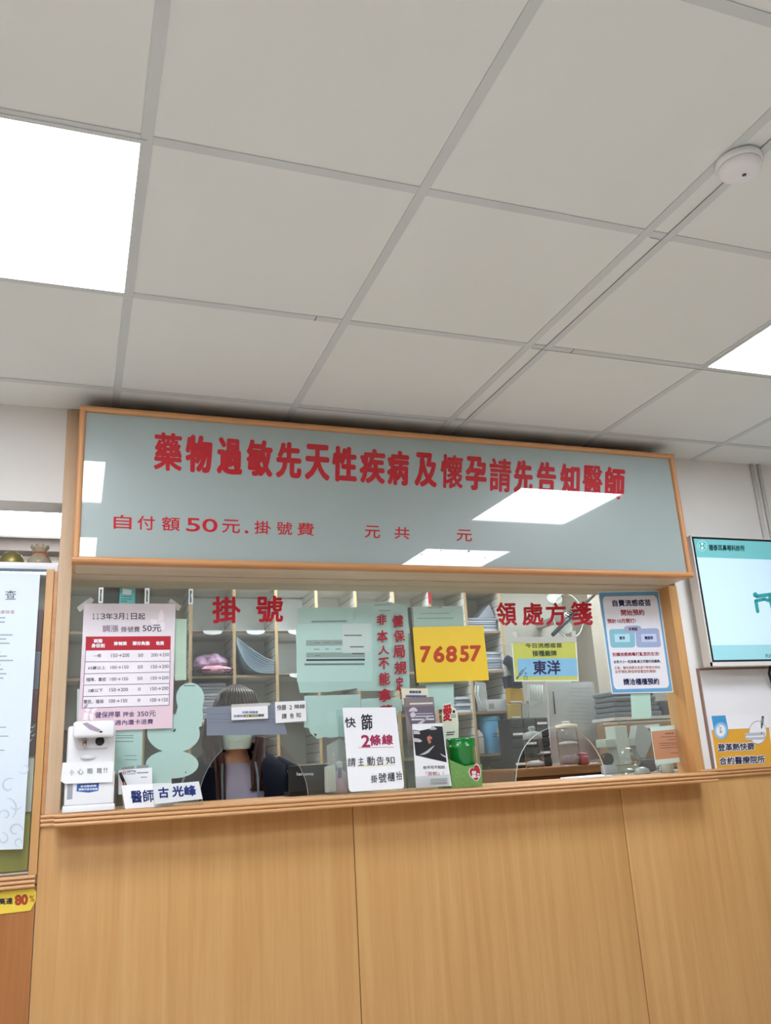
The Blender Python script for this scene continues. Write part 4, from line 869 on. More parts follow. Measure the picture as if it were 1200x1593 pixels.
def right_wall():
    Y = WY-.008
    # white board with a brown edge
    a = at(1080, 1040, Y); b = at(1117, 1195, Y); x0 = (a.x+b.x)/2-.004; z1 = a.z; z0 = 1.126
    t = thing('notice_board', 'white board with a thin brown edge below the wall screen', 'board', (x0+.5, Y, z0))
    MB().box(x0+.004, x0+1.2, Y+.003, WY-.001, z0, z1-.004).build('panel', M_WHITE, t)
    MB().box(x0, x0+.009, Y-.002, WY-.001, z0, z1).build('edge', mat('edge_brown', '#8d6f62', .5), t); MB().box(x0+.009, x0+1.2, Y-.002, WY-.001, z1-.007, z1).build('edge', mat('edge_brown', '#8d6f62'), t)
    P = cropper(1090, 1100, 10.909); yp = Y+.0012
    quad = [P(150, 132), P(1135, 118), P(1250, 1010), P(285, 1050)]
    o = sheet('dengue_notice', quad, yp, mat('notice_ochre', '#dca33a', .5), 'ochre and white notice with a blue emblem on the right wall', 'notice', .001)
    y = yp-.0003
    MB().px([P(150, 132), P(1135, 118), P(1170, 345), P(188, 388)], y, .0002).build('white_band', M_PAPER, o)
    MB().px([P(152, 145), P(188, 388), P(285, 1045), P(245, 1045)], y-.0001, .0002).build('white_edge', M_PAPER, o)
    bt = MB().px([P(187, 150), P(425, 140), P(470, 360), P(475, 440), P(440, 510), P(380, 545), P(310, 535), P(255, 480), P(232, 400)], y-.0003, .0002).build('blue_tag', mat('tag_blue', '#4496cb', .5), o)
    ex, ey = P(348, 400)
    em = MB().px(ellpx(ex, ey, 10.5, 13), y-.0005, .0001).build('emblem_ring', mat('ring_blue', '#8fbede'), o)
    MB().px(ellpx(ex-.1, ey+.1, 7.2, 9.2), y-.0007, .0001).build('emblem_disc', M_PAPER, o)
    k = MB()
    for (x, yy, w_, h) in ((308, 325, 14, 14), (328, 345, 22, 10), (345, 342, 10, 22), (322, 372, 30, 8), (335, 392, 12, 26), (350, 405, 22, 8), (330, 425, 36, 10)):
        p = P(x, yy); k.px([p, (p[0]+w_/10.9, p[1]), (p[0]+w_/10.9, p[1]+h/10.9), (p[0], p[1]+h/10.9)], y-.0009, .0001)
    k.build('emblem_print', M_DARK, o)
    cx, cy = P(975, 430)
    n = 30
    MB().px(ellpx(cx, cy, 14.0, 18.2), y-.0004, .0001).build('grey_ring', mat('ring_grey', '#9a9ba0'), o)
    MB().px(ellpx(cx+.2, cy+.1, 13.2, 17.2), y-.0006, .0001).build('white_disc', M_PAPER, o)
    MB().px([P(760, 440), P(1100, 425), P(1108, 550), P(770, 560)], y-.0008, .0001).build('test_strip_print', mat('strip_grey', '#b9bcc2'), o)
    MB().px([P(770, 492), P(1080, 478), P(1082, 505), P(772, 515)], y-.0010, .0001).build('strip_window_print', M_PAPER, o)
    pn = MB().px([P(1045, 150), P(1080, 155), P(1072, 260), P(1048, 360), P(1030, 365), P(1028, 250)], y-.0010, .0001).px([P(1030, 425), P(1050, 428), P(1048, 455), P(1035, 455)], y-.0010, .0001); pn.build('pen_print', mat('pen_ink', '#46484f'), o)
    MB().px([P(1045, 190), P(1060, 190), P(1055, 270), P(1040, 270)], y-.0012, .0001).build('pen_shine_print', mat('pen_shine', '#aeb2b8'), o)
    rows = [('登革熱快篩', [P(292, 622), P(912, 600), P(918, 725), P(300, 755)]), ('合約醫療院所', [P(318, 850), P(1092, 815), P(1098, 950), P(328, 985)])]
    write(o, M_PAPER, y-.0005, [(s_, [(q[0]+dx, q[1]+dy) for q, dx, dy in zip(qd, (-1, 1, 1, -1), (-1, -1, 1, 1))], .13) for s_, qd in rows], name='lettering_outline')
    write(o, mat('notice_ink', '#2a2a44'), y-.0014, [(s_, qd, .028) for s_, qd in rows])
    # white cable ducts at the far right
    for (u, r) in ((1177, .006), (1188, .006)):
        p = at(u, 760, WY-.012)
        tag(MB().tube([(p.x, WY-.010, 1.2), (p.x, WY-.010, CEIL-.001)], .0085, 10).build('cable_duct', mat('duct_white', '#cfccc8', .5)), 'white cable duct up the right wall, ' + ('nearer the window' if u == 1177 else 'farther from the window'), 'cable duct')
right_wall()
# ------------------------------------------------------------------ left: display cabinet, shelf with ornaments
def cabinet():
    Y = WY-.012; zb = .97; x1 = -.0825; zt = 1.878
    t = thing('display_cabinet', 'wooden framed glass display cabinet at the left edge', 'cabinet', (-.45, Y, zb))
    MB().box(-.106, -.0825, Y, WY+.12, .962, 1.882, 0, .0015).build('door_stile', M_STILE, t)
    MB().box(-.0815, WX0-.0006, WY-.004, WY+.12, 1.1285, 1.876).build('corner_strip', M_FRAME, t)
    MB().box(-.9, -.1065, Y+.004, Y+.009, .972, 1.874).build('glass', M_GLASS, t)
    MB().box(-.9, -.1065, Y+.001, Y+.012, 1.8745, 1.8815).build('top_rail', mat('rail_slate', '#4d6272', .4), t)
    MB().box(-.9, -.1065, Y+.002, Y+.011, .966, .972).build('bottom_track', mat('track_grey', '#b7ab9b', .4), t)
    MB().box(-.9, -.1065, WY+.11, WY+.12, .93, 1.875).build('back', mat('cabinet_back', '#d8d2c4', .7), t)
    MB().box(-.9, -.1065, Y+.013, WY+.12, .93, .965).build('bottom', M_STILE, t)
    # reeded rail under the cabinet
    bead = bead_profile(-.9, -.0865, WY-.026, WY-.0005, top=.9635); bead.build('reeded_rail', M_BEAD, t)
    # things inside that show beside the poster
    tag(MB().box(-.24, -.1105, WY+.03, WY+.06, .972, 1.135, 0, .002).build('olive_board', mat('olive_green', '#a8a12c', .6, .15, 8)), 'olive green board standing at the bottom of the display cabinet', 'board')
    for i, (a, b, c, d, h, lab) in enumerate(((0, 0, 1.62, 1.755, '#6b2a3c', 'dark red box near the top of the display cabinet'), (0, 0, 1.50, 1.62, '#857f98', 'lilac grey box under the dark red box in the display cabinet'),
                                             (0, 0, 1.40, 1.50, '#6f1f33', 'crimson box in the middle of the display cabinet'), (0, 0, 1.30, 1.40, '#5f3a44', 'brown red box with white leaf print in the display cabinet'))):
        m = mat('box_colour_%s' % h[1:], h, .45, .15, 30)
        o = MB().box(-.25, -.1095, WY+.02, WY+.07, c+.001, d, 0, .002).build('gift_box', m); tag(o, lab, 'box')
        if i == 3:
            p = MB()
            for (u, v, r) in ((-.119, 1.385, .008), (-.125, 1.37, .009), (-.117, 1.36, .007), (-.124, 1.345, .008)): p.prism([Vector((u-r, WY+.0196, v)), Vector((u, WY+.0196, v+r*.5)), Vector((u+r*.8, WY+.0196, v+r)), Vector((u, WY+.0196, v-r*.4))], (0, .0003, 0))
            p.build('leaf_print', mat('leaf_white', '#c9c3c4'), o)
    tag(MB().box(-.26, -.1093, WY+.015, WY+.085, 1.2975, 1.3005).build('cabinet_shelf', mat('shelf_glass_green', '#74857a', .2)), 'thin green shelf in the display cabinet', 'shelf')
    tag(MB().box(-.26, -.1093, WY+.02, WY+.08, 1.137, 1.296, 0, .002).build('white_carton', mat('carton_white', '#dcd8cc', .6)), 'white carton under the green shelf in the display cabinet', 'box')
    # health check poster on the cabinet glass
    Yp = Y-.002
    q = [(-110, 886), (62.5, 893), (35.5, 1321), (-110, 1325)]
    o = sheet('health_poster', q, Yp, mat('poster_ice', '#d7e2ec', .45, .02), 'pale blue health check poster hung on the display cabinet at the left edge', 'poster', .0012)
    K = cropper(0, 840, 5.69); y = Yp-.0004
    write(o, mat('poster_ink', '#39424e'), y, [('查', bx(K, 45, 445, 143, 528, s=-1))], .0)
    write(o, mat('poster_rose', '#a87888'), y, [('健康檢查', [K(-40, 622), K(130, 620), K(130, 652), K(-40, 654)])], .0, 'rose_lettering')
    rows = []
    for (x1_, yy) in ((48, 688), (44, 726), (112, 840), (58, 876), (86, 914), (6, 992), (62, 1028), (116, 1066), (8, 1106), (28, 1144), (58, 1184), (32, 1222)):
        p = K(x1_, yy); rows.append((-6, p[1]-1, p[0], p[1]+1.2, 0))
    lines(o, mat('poster_grey', '#8d99a5'), y, rows)
    C2 = cropper(0, 1000, 4.309)
    lines(o, mat('poster_grey', '#8d99a5'), y, [(0, C2(0, 562)[1], C2(42, 0)[0], C2(0, 570)[1], 0), (0, C2(0, 622)[1], C2(58, 0)[0], C2(0, 630)[1], 0), (0, C2(0, 716)[1], C2(30, 0)[0], C2(0, 724)[1], 0)], 'more_lines')
    sw = MB()      # pale scroll ornament
    def scroll(cx, cy, r, a0, a1, w_, n=18):
        pr = []
        for i in range(n+1):
            f = i/n; a = math.radians(a0+(a1-a0)*f); rr = r*(1-.65*f); pr.append((cx+rr*math.cos(a), cy+rr*math.sin(a), w_*(1-.6*abs(2*f-1))))
        for p, q_ in zip(pr, pr[1:]):
            d = math.hypot(q_[0]-p[0], q_[1]-p[1])+1e-6; nx, ny = -(q_[1]-p[1])/d, (q_[0]-p[0])/d
            sw.px([(p[0]+nx*p[2], p[1]+ny*p[2]), (q_[0]+nx*q_[2], q_[1]+ny*q_[2]), (q_[0]-nx*q_[2], q_[1]-ny*q_[2]), (p[0]-nx*p[2], p[1]-ny*p[2])], y, .0001)
    for a in ((14, 1223, 13, -60, -330, 1.8), (38, 1195, 10, 150, -120, 1.1), (6, 1250, 26, 60, -60, 1.5), (24, 1292, 12, 0, -300, 1.7), (8, 1268, 9, 180, 480, 1.4), (30, 1310, 8, 90, 400, 1.2), (4, 1305, 10, -90, 180, 1.4), (20, 1250, 14, 20, 130, 1.2)): scroll(*a)
    sw.build('scroll_print', mat('scroll_grey', '#bfcad6', .5), o)
    # yellow label below and dark panel
    y0 = WY-.0045
    struct(MB().box(-1.6, -.0835, WY-.002, WY+.018, 0, .93, 0, .001).build('trim_11', M_LAMD))['label'] = 'darker wood panel below the display cabinet'
    L_ = cropper(0, 1330, 12.0)
    o = sheet('discount_label', [L_(-400, 715), L_(0, 684), L_(630, 622), L_(676, 690), L_(665, 860), L_(565, 1040), L_(0, 1105), L_(-400, 1130)], y0, mat('label_yellow', '#e6ca4a', .45), 'yellow arrow shaped label reading 80 percent under the display cabinet', 'label', .0015)
    y = y0-.0004
    write(o, M_INK, y, [('高達', [L_(-20, 810), L_(238, 795), L_(238, 920), L_(-20, 932)])], .03)
    write(o, mat('label_rust', '#a5421f'), y, [('80', [L_(272, 745), L_(525, 728), L_(525, 930), L_(275, 948)], .07), ('%', [L_(550, 762), L_(645, 752), L_(645, 872), L_(555, 880)], .01)], name='red_lettering')
cabinet()
def shelf_ornaments():
    Y = WY+.03
    zt = at(50, 878, Y).z
    tag(MB().box(-.9, -.0715, WY+.002, WY+.3, zt-.030, zt, 0, .002).build('wall_shelf', M_WHITE), 'white shelf over the display cabinet at the left edge', 'shelf')
    Yo = WY+.10
    c = at(18, 880, Yo); r = at(38, 880, Yo).x-c.x; h = at(18, 858, Yo).z-zt
    m = mat('gold_shell', '#8f8450', .42, .35, 90, metal=.6)
    t = thing('gold_ornament', 'gold dome shaped ornament on the white shelf', 'ornament', (c.x, Yo, zt))
    MB().lathe([(r*.75, .0005), (r*.95, h*.12), (r, h*.3), (r*.93, h*.55), (r*.72, h*.8), (r*.4, h*.95), (.001, h)], (c.x, Yo, zt), 32).build('dome', m, t)
    MB().lathe([(r*.7, -.0), (r*.72, .002)], (c.x, Yo, zt), 24).build('foot', m, t)
    c = at(61, 880, Yo); r = at(81, 880, Yo).x-c.x; h = at(61, 850, Yo).z-zt
    t = thing('glass_pouch', 'glass pouch shaped jar with frilled rim and red cord on the white shelf', 'ornament', (c.x, Yo, zt))
    pr = [(r*.7, .0008), (r*.97, h*.1), (r, h*.26), (r*.85, h*.48), (r*.5, h*.66), (r*.48, h*.72), (r*.62, h*.84), (r*.78, h*.97)]
    mb = MB().lathe(pr, (c.x, Yo, zt), 40)
    for i, p in enumerate(mb.v):
        k = i//40
        if k >= 6: a = i % 40; p.z += .0025*math.cos(a*2*math.pi/40*10); d = Vector((p.x-c.x, p.y-Yo, 0)); p.x += d.x*.05*math.cos(a*2*math.pi/40*10+1); p.y += d.y*.05*math.cos(a*2*math.pi/40*10+1)
    mb.build('jar', mat('amber_glass', '#b3a88a', .12, .2, 30, alpha=.7), t)
    MB().tube([(c.x+r*.52*math.cos(a), Yo+r*.52*math.sin(a), zt+h*.69) for a in [2*math.pi*k/20 for k in range(20)]], .003, 8, closed=True).tube([(c.x+.004, Yo-r*.53, zt+h*.69), (c.x+.02, Yo-r*.62, zt+h*.6), (c.x+.026, Yo-r*.66, zt+h*.45)], .0022, 6).tube([(c.x, Yo-r*.53, zt+h*.69), (c.x-.004, Yo-r*.66, zt+h*.5), (c.x-.002, Yo-r*.75, zt+h*.38)], .0022, 6).build('cord', mat('cord_red', '#b35a4a', .6), t)
    MB().box(c.x-.002, c.x+.028, Yo-.02, Yo+.02, zt+.004, zt+.028, 0, .005).build('sweets', mat('sweet_plum', '#70404a', .4), t)
    # cross beam of the back room behind the opening
    a = at(50, 829, 4.62); b = at(50, 857, 4.62)
    struct(MB().box(RX0, .06, 4.62, 4.74, b.z, a.z+.3).build('trim_12', mat('beam_taupe', '#463e38', .7)))['label'] = 'taupe beam across the back room'
shelf_ornaments()
# ------------------------------------------------------------------ pigeonhole unit in the back room
CY = 4.2; CD = .27; CX = [.0915+.2135*k for k in range(-4, 11)]; CZ = [.15, .366, .584, .8025, 1.0205, 1.2395, 1.4585, 1.677, 1.895, 2.13]
def pigeonholes():
    t = thing('pigeonhole_unit', 'tall white pigeonhole unit with birch edges behind the window', 'shelf unit', ((CX[0]+CX[-1])/2, CY, 0))
    e = .0075
    MB().box(CX[0], CX[-1], CY+CD, CY+CD+.008, .02, 2.15).build('back', M_CREAM, t)
    for x in CX:
        u = MB().box(x-e, x+e, CY+.0015, CY+CD, .02, 2.15, 0).box(x-e, x+e, CY, CY+.0015, .02, 2.15, 1)
        o = u.build('upright', [M_CREAM, M_SHELF], t)
        s = MB()
        for k in range(44):       # grooves for the adjustable shelves
            z = .2+.0437*k
            if z < 2.12: s.box(x-e-.0006, x-e, CY+.004, CY+CD-.01, z-.0011, z+.0011).box(x+e, x+e+.0006, CY+.004, CY+CD-.01, z-.0011, z+.0011)
        s.build('groove', M_SLOT, o)
    for z in CZ:
        d = .012
        for a, b in zip(CX, CX[1:]):
            MB().box(a+e+.0006, b-e-.0006, CY+.010, CY+CD, z-d, z, 0).box(a+e+.0006, b-e-.0006, CY+.0085, CY+.010, z-d, z, 1).build('shelf', [M_CREAM, mat('shelf_edge', '#a48a70', .5)], t)
    MB().box(CX[0], CX[-1], CY+.02, CY+CD, 0, .02).build('plinth', M_DARK, t)
    MB().box(CX[0]-e, CX[-1]+e, CY, CY+CD, 2.15, 2.168).build('top', M_CREAM, t)
    for i, u in enumerate((157, 229, 297)):       # white label strips on the upright edges
        p = at(u, 928, CY-.001); a = at(u, 913+i, CY-.001).z; b = at(u, 938+i*1.0, CY-.001).z
        l = tag(MB().box(p.x-.0105, p.x+.0105, CY-.0025, CY-.0006, b, a).build('label_strip', M_PAPER), ['white label strip on the upright left of the teal card', 'white label strip on the upright right of the teal card', 'white label strip on the third upright edge'][i], 'label')
        k = MB(); r = random.Random(i)
        for j in range(7): z = a-.012-(a-b-.02)*j/7; k.box(p.x-.004, p.x+r.uniform(.001, .004), CY-.0031, CY-.0026, z-.008, z)
        k.build('small_print', M_INK, l)
    p = at(668, 925, CY-.001); tag(MB().box(p.x-.008, p.x+.011, CY-.0025, CY-.0006, at(668, 939, CY).z, at(668, 917, CY).z).build('label_strip', mat('label_crimson', '#a52036', .5)), 'crimson label strip on an upright edge above the mint sheets', 'label')
pigeonholes()
def cell(i, j): return CX[i]+.0085, CX[i+1]-.0085, CZ[j]+.0006
def cubby_col(u): 
    x = at(u, 960, CY).x
    for i in range(len(CX)-1):
        if CX[i] <= x < CX[i+1]: return i
    return 0
def liner(u, j, lab):
    i = cubby_col(u); a, b, z = cell(i, j)
    mb = MB().box(a, b, CY-.002, CY+CD-.01, z, z+.0012)
    c = (a+b)/2; w_ = (b-a)*.24; pts = [Vector((c-w_, CY-.0035, z+.0012))]+[Vector((c+w_*math.cos(an), CY-.0035, z-.020*math.sin(an)**.7)) for an in [math.pi*(1-k/12) for k in range(13)]]+[Vector((c+w_, CY-.0035, z+.0012))]
    mb.prism(pts, (0, .0012, 0)); mb.box(a, b, CY+CD-.009, CY+CD-.0075, z+.0015, z+(.215 if j == 8 else .19))  # white back sheet stands in for the brightly lit back wall
    tag(mb.build('card_liner', mat('liner_white', '#eceeee', .7)), lab, 'card liner')
liner(330, 8, 'white card liner with a rounded tab behind the first large red character'); liner(397, 8, 'white card liner with a rounded tab behind the second large red character')
liner(460, 8, 'white card liner with a rounded tab left of the mint printout, top row'); liner(460, 7, 'white card liner left of the mint printout, second row')
def card_stack(u0, u1, j, n, h, lab, col='#9aa4b4', tilt=0, d=.2, name='card_stack'):
    i = cubby_col((u0+u1)/2); a0, b0, z = cell(i, j); Y = CY+.02
    a = max(a0, at(u0, 960, Y).x); b = min(b0, at(u1, 960, Y).x)
    mb = MB(); r = random.Random(u0); th = h/n
    for k in range(n):
        dx = r.uniform(-.003, .003); dy = r.uniform(0, .012)
        aa, bb = max(a0, a+dx), min(b0, b+dx)
        mb.box(aa, bb, Y+dy, Y+d, z+k*th, z+(k+.78)*th, 0 if k % 2 else 1)
        mb.box(aa+.004, bb-.004, Y+dy+.006, Y+d-.004, z+(k+.78)*th, z+(k+1)*th, 2)
    o = mb.build(name, [mat('cards_'+col[1:], col, .7, .1, 40), mat('cards_pale', '#c8ccd3', .7), mat('cards_gap', '#767c86', .8)])
    return tag(o, lab, 'record stack', 'stacks of record cards in the pigeonholes')
card_stack(728, 772, 8, 6, .075, 'stack of grey blue record cards in the top pigeonhole beside the red characters')
card_stack(752, 778, 7, 7, .105, 'stack of grey blue record cards just right of the yellow number sign')
card_stack(700, 731, 6, 5, .085, 'stack of blue grey record cards above the green tin', '#8e9bad')
card_stack(300, 352, 6, 12, .185, 'tall stack of lilac grey sheets under the pink bag', '#a7a8b6')
# a card folder leaning in the top pigeonhole
a, b, z = cell(cubby_col(750), 8)
tag(MB().prism([Vector((a+.085, CY+.05, z+.078)), Vector((a+.165, CY+.05, z+.155)), Vector((b-.004, CY+.05, z+.085)), Vector((b-.03, CY+.05, z+.078))], (0, .12, 0)).build('leaning_folder', mat('folder_grey', '#b4bac6', .6)), 'pale folder tilted on top of the record cards in the top pigeonhole', 'folder')
# teal card and dark backing in the top left pigeonhole
Yt = CY+.03
i_ = cubby_col(195); a, b, z = cell(i_, 8)
tag(MB().box(a+.001, b-.001, CY+.06, CY+.065, z, z+.215).build('slate_board', mat('panel_slate', '#4f5a5c', .6)), 'dark slate board in the top pigeonhole behind the teal card', 'board')
tc = sheet('teal_card', [(187, 911), (211, 912), (209, 962), (184, 961)], Yt, mat('card_teal', '#55b3b4', .5), 'teal card with a white handwritten label in the top pigeonhole', 'card', .003)
MB().px([(191, 916), (205, 918), (204, 925.5), (190.5, 924)], Yt-.0006, .0004).build('white_label', M_PAPER, tc)
lines(tc, M_INK, Yt-.0005, [(189, 927, 205, 928.4, .5), (188, 931, 206, 932.2, .5), (188, 934.5, 198, 936, .3)]); MB().px([(187, 910.3), (211, 911.3), (211, 912.6), (187, 911.6)], Yt-.001, .004).build('dark_edge', M_BLACK, tc)
def pink_bag():
    i = cubby_col(325); a, b, z = cell(i, 7)
    t = thing('wire_tray', 'dark wire tray with a pink bag in the pigeonhole left of the paper sheaf', 'tray', ((a+b)/2, CY+.1, z))
    mb = MB(); zt = z+.010
    for zz, r in ((z+.004, .0022), (z+.024, .003)): mb.tube([(a+.004, CY-.03, zz), (b-.004, CY-.03, zz), (b-.004, CY+.2, zz), (a+.004, CY+.2, zz)], r, 6, closed=True)
    for k in range(15):
        x = a+.006+(b-a-.012)*k/14; mb.tube([(x, CY-.03, z+.024), (x, CY-.03, z+.003), (x, CY+.2, z+.003)], .0014, 5)
    mb.build('wire', M_BLACK, t)
    bm = bmesh.new(); bmesh.ops.create_icosphere(bm, subdivisions=5, radius=1)
    r = random.Random(2); fr = [(Vector((r.gauss(0, 1), r.gauss(0, 1), r.gauss(0, 1)))*3, r.uniform(0, 6)) for _ in range(9)]
    for v in bm.verts:
        p = v.co.copy(); k = 1+sum(.045*math.sin(q.dot(p)+ph) for q, ph in fr)+sum(.022*abs(math.sin(2.6*q.dot(p)+2*ph)) for q, ph in fr)-.1
        v.co = Vector(((a+b)/2+p.x*.078*k, CY+.08+p.y*.09*k, z+.06+p.z*.05*k))
        v.co.z = max(v.co.z, z+.008); v.co.x = min(max(v.co.x, a+.006), b-.006)
    m = mat('bag_pink', '#c79ab8', .35, .0, 20, spec=.6); nt = m.node_tree
    mx = [n for n in nt.nodes if n.type == 'MIX'][0]; mx.inputs[6].default_value = lin('#a8467e'); mx.inputs[7].default_value = lin('#c9c3dc')
    nz = [n for n in nt.nodes if n.type == 'TEX_NOISE'][0]; nz.inputs['Scale'].default_value = 14; nz.inputs['Distortion'].default_value = 2
    tag(MB().bm(bm, 0, True).build('plastic_bag', m), 'crumpled pink and lilac plastic bag in the pigeonhole', 'bag')
    bm = bmesh.new(); bmesh.ops.create_icosphere(bm, subdivisions=3, radius=1)
    for v in bm.verts:
        p = v.co.copy(); k = 1+.12*math.sin(9*p.x+4*p.y)+.1*math.sin(11*p.y+7*p.z)
        v.co = Vector(((a+b)/2+.01+p.x*.07*k, CY-.020+p.y*.012*k, z+.026+p.z*.018*k))
    tag(MB().bm(bm, 0, True).build('pink_cloth', mat('cloth_pink', '#e2a0b4', .6, .25, 40)), 'pale pink cloth in front of the lilac plastic bag', 'cloth')
pink_bag()
def sheaf():
    i = cubby_col(397); a, b, z = cell(i, 7)
    mb = MB(); n = 12
    for k in range(n):
        f = k/(n-1); pts = []
        for s in range(15):
            g = s/14
            # sheets sag from the left wall down to the right corner
            x = a+.003+(b-a-.008)*g; zz = z+.004+.004*f+(.150+.03*f)*(1-g)**(3.6-2.3*f)+.05*f*g*(1-g)*1.4+.06*f*g**2
            pts.append((x, zz))
        d = .0016; up = [Vector((x, CY-.002+.006*f, zz+d)) for x, zz in pts]; lo = [Vector((x, CY-.002+.006*f, zz)) for x, zz in pts]
        mb.prism(up+lo[::-1], (0, .2, 0), k % 2)
    tag(mb.build('paper_sheaf', [mat('sheaf_blue', '#b9d2e2', .7), mat('sheaf_white', '#dfe5ea', .7)]), 'sagging sheaf of pale blue paper in the pigeonhole under the red characters', 'paper sheaf')
sheaf()
def cubby_bits():
    i = cubby_col(765); a, b, z = cell(i, 6)
    o = tag(MB().box(a+.07, b-.004, CY+.012, CY+.15, z, z+.062, 0, .002).build('medicine_box', mat('box_offwhite', '#d5d6da', .5)), 'off-white carton with a grey barcode beside the clear pouch', 'box')
    k = MB()
    for q in range(9): k.box(a+.088+q*.0035, a+.0895+q*.0035, CY+.0114, CY+.012, z+.012, z+.04)
    k.build('barcode', mat('barcode_grey', '#7b7d85'), o)
    mb = MB(); P = [(a+.01, CY, z+.14), (a+.004, CY, z+.09), (a+.02, CY, z+.03), (a+.055, CY, z+.008)]
    t = tag(MB().tube(P, .0028, 8).tube([(p[0]+.012, CY-.01, p[2]-.004) for p in P], .0028, 8).build('white_tube', mat('tube_white', '#d9dbdc', .3)), 'pair of bent white tubes hanging in front of the carton', 'tube')
    tag(MB().prism([Vector((a+.012, CY-.006, z+.004)), Vector((a+.075, CY-.006, z+.004)), Vector((a+.07, CY-.006, z+.15)), Vector((a+.006, CY-.006, z+.16))], (0, .002, 0)).build('clear_pouch', M_CLEARB), 'clear pouch hanging in front of the bent white tubes', 'pouch')
    a, b, z = cell(i, 5)
    cx = (a+b)/2+.012; r = .066
    t = thing('blue_canister', 'pale blue canister with a small label in a pigeonhole', 'canister', (cx, CY+.08, z))
    MB().lathe([(r*.97, .0005), (r, .004), (r, .165), (r*.97, .168)], (cx, CY+.08, z), 36).build('body', mat('canister_blue', '#5fa3cc', .4, .05), t)
    MB().lathe([(r*.985, .1685), (r*1.0, .172), (r*.98, .19), (r*.9, .194)], (cx, CY+.08, z), 36).build('lid', mat('canister_lid', '#6fb0d4', .35), t)
    l = at(771, 1141, CY+.013); MB().box(cx+.010, cx+.046, CY+.011, CY+.0125, z+.085, z+.125).build('label', mat('label_kraft', '#c9c6b4', .6), t)
    lines(t, M_INK, CY+.0104, [(766.5, 1141, 776, 1142.4, -.4), (766.5, 1145, 774, 1146.2, -.4)])
    tag(MB().box(a+.003, a+.036, CY+.005, CY+.1, z, z+.085, 0, .002).build('small_carton', mat('carton_grey', '#b9b6b2', .6)), 'small grey carton left of the blue canister', 'box')
    tag(MB().prism([Vector((a+.003, CY+.006, z+.088)), Vector((a+.03, CY+.006, z+.088)), Vector((a+.034, CY+.006, z+.10)), Vector((a+.012, CY+.006, z+.125)), Vector((a+.003, CY+.006, z+.12))], (0, .05, 0)).build('leaflet_bundle', mat('leaflet_white', '#d4d2cc', .6)), 'folded leaflets on the small grey carton', 'leaflet')
    a, b, z = cell(i, 4)
    bm = bmesh.new(); bmesh.ops.create_icosphere(bm, subdivisions=3, radius=1)
    for v in bm.verts:
        p = v.co.copy(); k = 1+.15*math.sin(5*p.x+3)+.12*math.sin(7*p.z+2*p.y)
        v.co = Vector(((a+b)/2+p.x*.07*k, CY+.06+p.y*.05, max(z+.001, z+.075+p.z*.07*k)))
    tag(MB().bm(bm, 0, True).build('clear_bag', M_CLEARB), 'empty clear bag in the bottom visible pigeonhole under the blue canister', 'bag')
    a, b, z = cell(cubby_col(260), 6)
cubby_bits()
# ------------------------------------------------------------------ right of the pigeonholes
def cross_wall():
    a = at(940, 1100, 4.3)
    struct(MB().box(at(936, 1100, 4.45).x, at(962, 1100, 4.45).x, 4.45, RY1, 0, CEIL).build('trim_13', mat('door_jamb', '#b3a89a', .6)))['label'] = 'beige pillar of the back room behind the clear sheet'
cross_wall()
def worktop():
    Y0 = 3.5; z = at(870, 1193.5, Y0).z
    x0, x1 = at(803, 1196, Y0).x, at(945, 1190, Y0).x+.5
    t = thing('side_counter', 'brown wooden side counter behind the right opening', 'counter', ((x0+x1)/2, Y0+.3, 0))
    MB().box(x0, x1, Y0+.002, 4.1, z-.008, z).build('top', M_TRAY, t)
    MB().box(x0, x1, Y0-.006, Y0+.002, z-.033, z+.002, 0, .0015).build('front_edge', M_TRAY, t)
    MB().box(x0, x1, Y0+.02, 4.1, 0, z-.009).build('carcass', mat('carcass_brown', '#7a5230', .5), t)
    return z, x0, x1
WTZ, WTX0, WTX1 = worktop()
def drawers():
    Y = 3.95; x0, x1 = at(797, 1150, Y).x, at(856, 1150, Y).x; zt = at(826, 1117, Y).z; z0 = WTZ+.0006
    x0 = max(x0, WTX0+.003)
    t = thing('drawer_organizer', 'black small-parts drawer organizer behind the right opening', 'drawer unit', ((x0+x1)/2, Y, z0))
    MB().box(x0, x1, Y+.012, Y+.14, z0, zt).build('case', mat('case_black', '#24272a', .4), t)
    nr, nc = 5, 3
    for r in range(nr):
        for c in range(nc):
            a = x0+(x1-x0)*c/nc+.002; b = x0+(x1-x0)*(c+1)/nc-.002; lo = z0+(zt-z0)*r/nr+.002; hi = z0+(zt-z0)*(r+1)/nr-.002
            d = MB().box(a, b, Y, Y+.011, lo, hi, 0, .0015).build('drawer', mat('drawer_smoke', '#4b5254' if r > 2 else '#2e3336', .25), t)
            MB().box((a*2+b)/3, (a+2*b)/3, Y-.006, Y, lo+.006, lo+.010).build('handle', M_DARK, d)
            if (r+c) % 3 == 0: MB().box(a+.006, b-.006, Y-.001, Y, lo+.013, lo+.024).build('label', M_PAPER, d)
drawers()
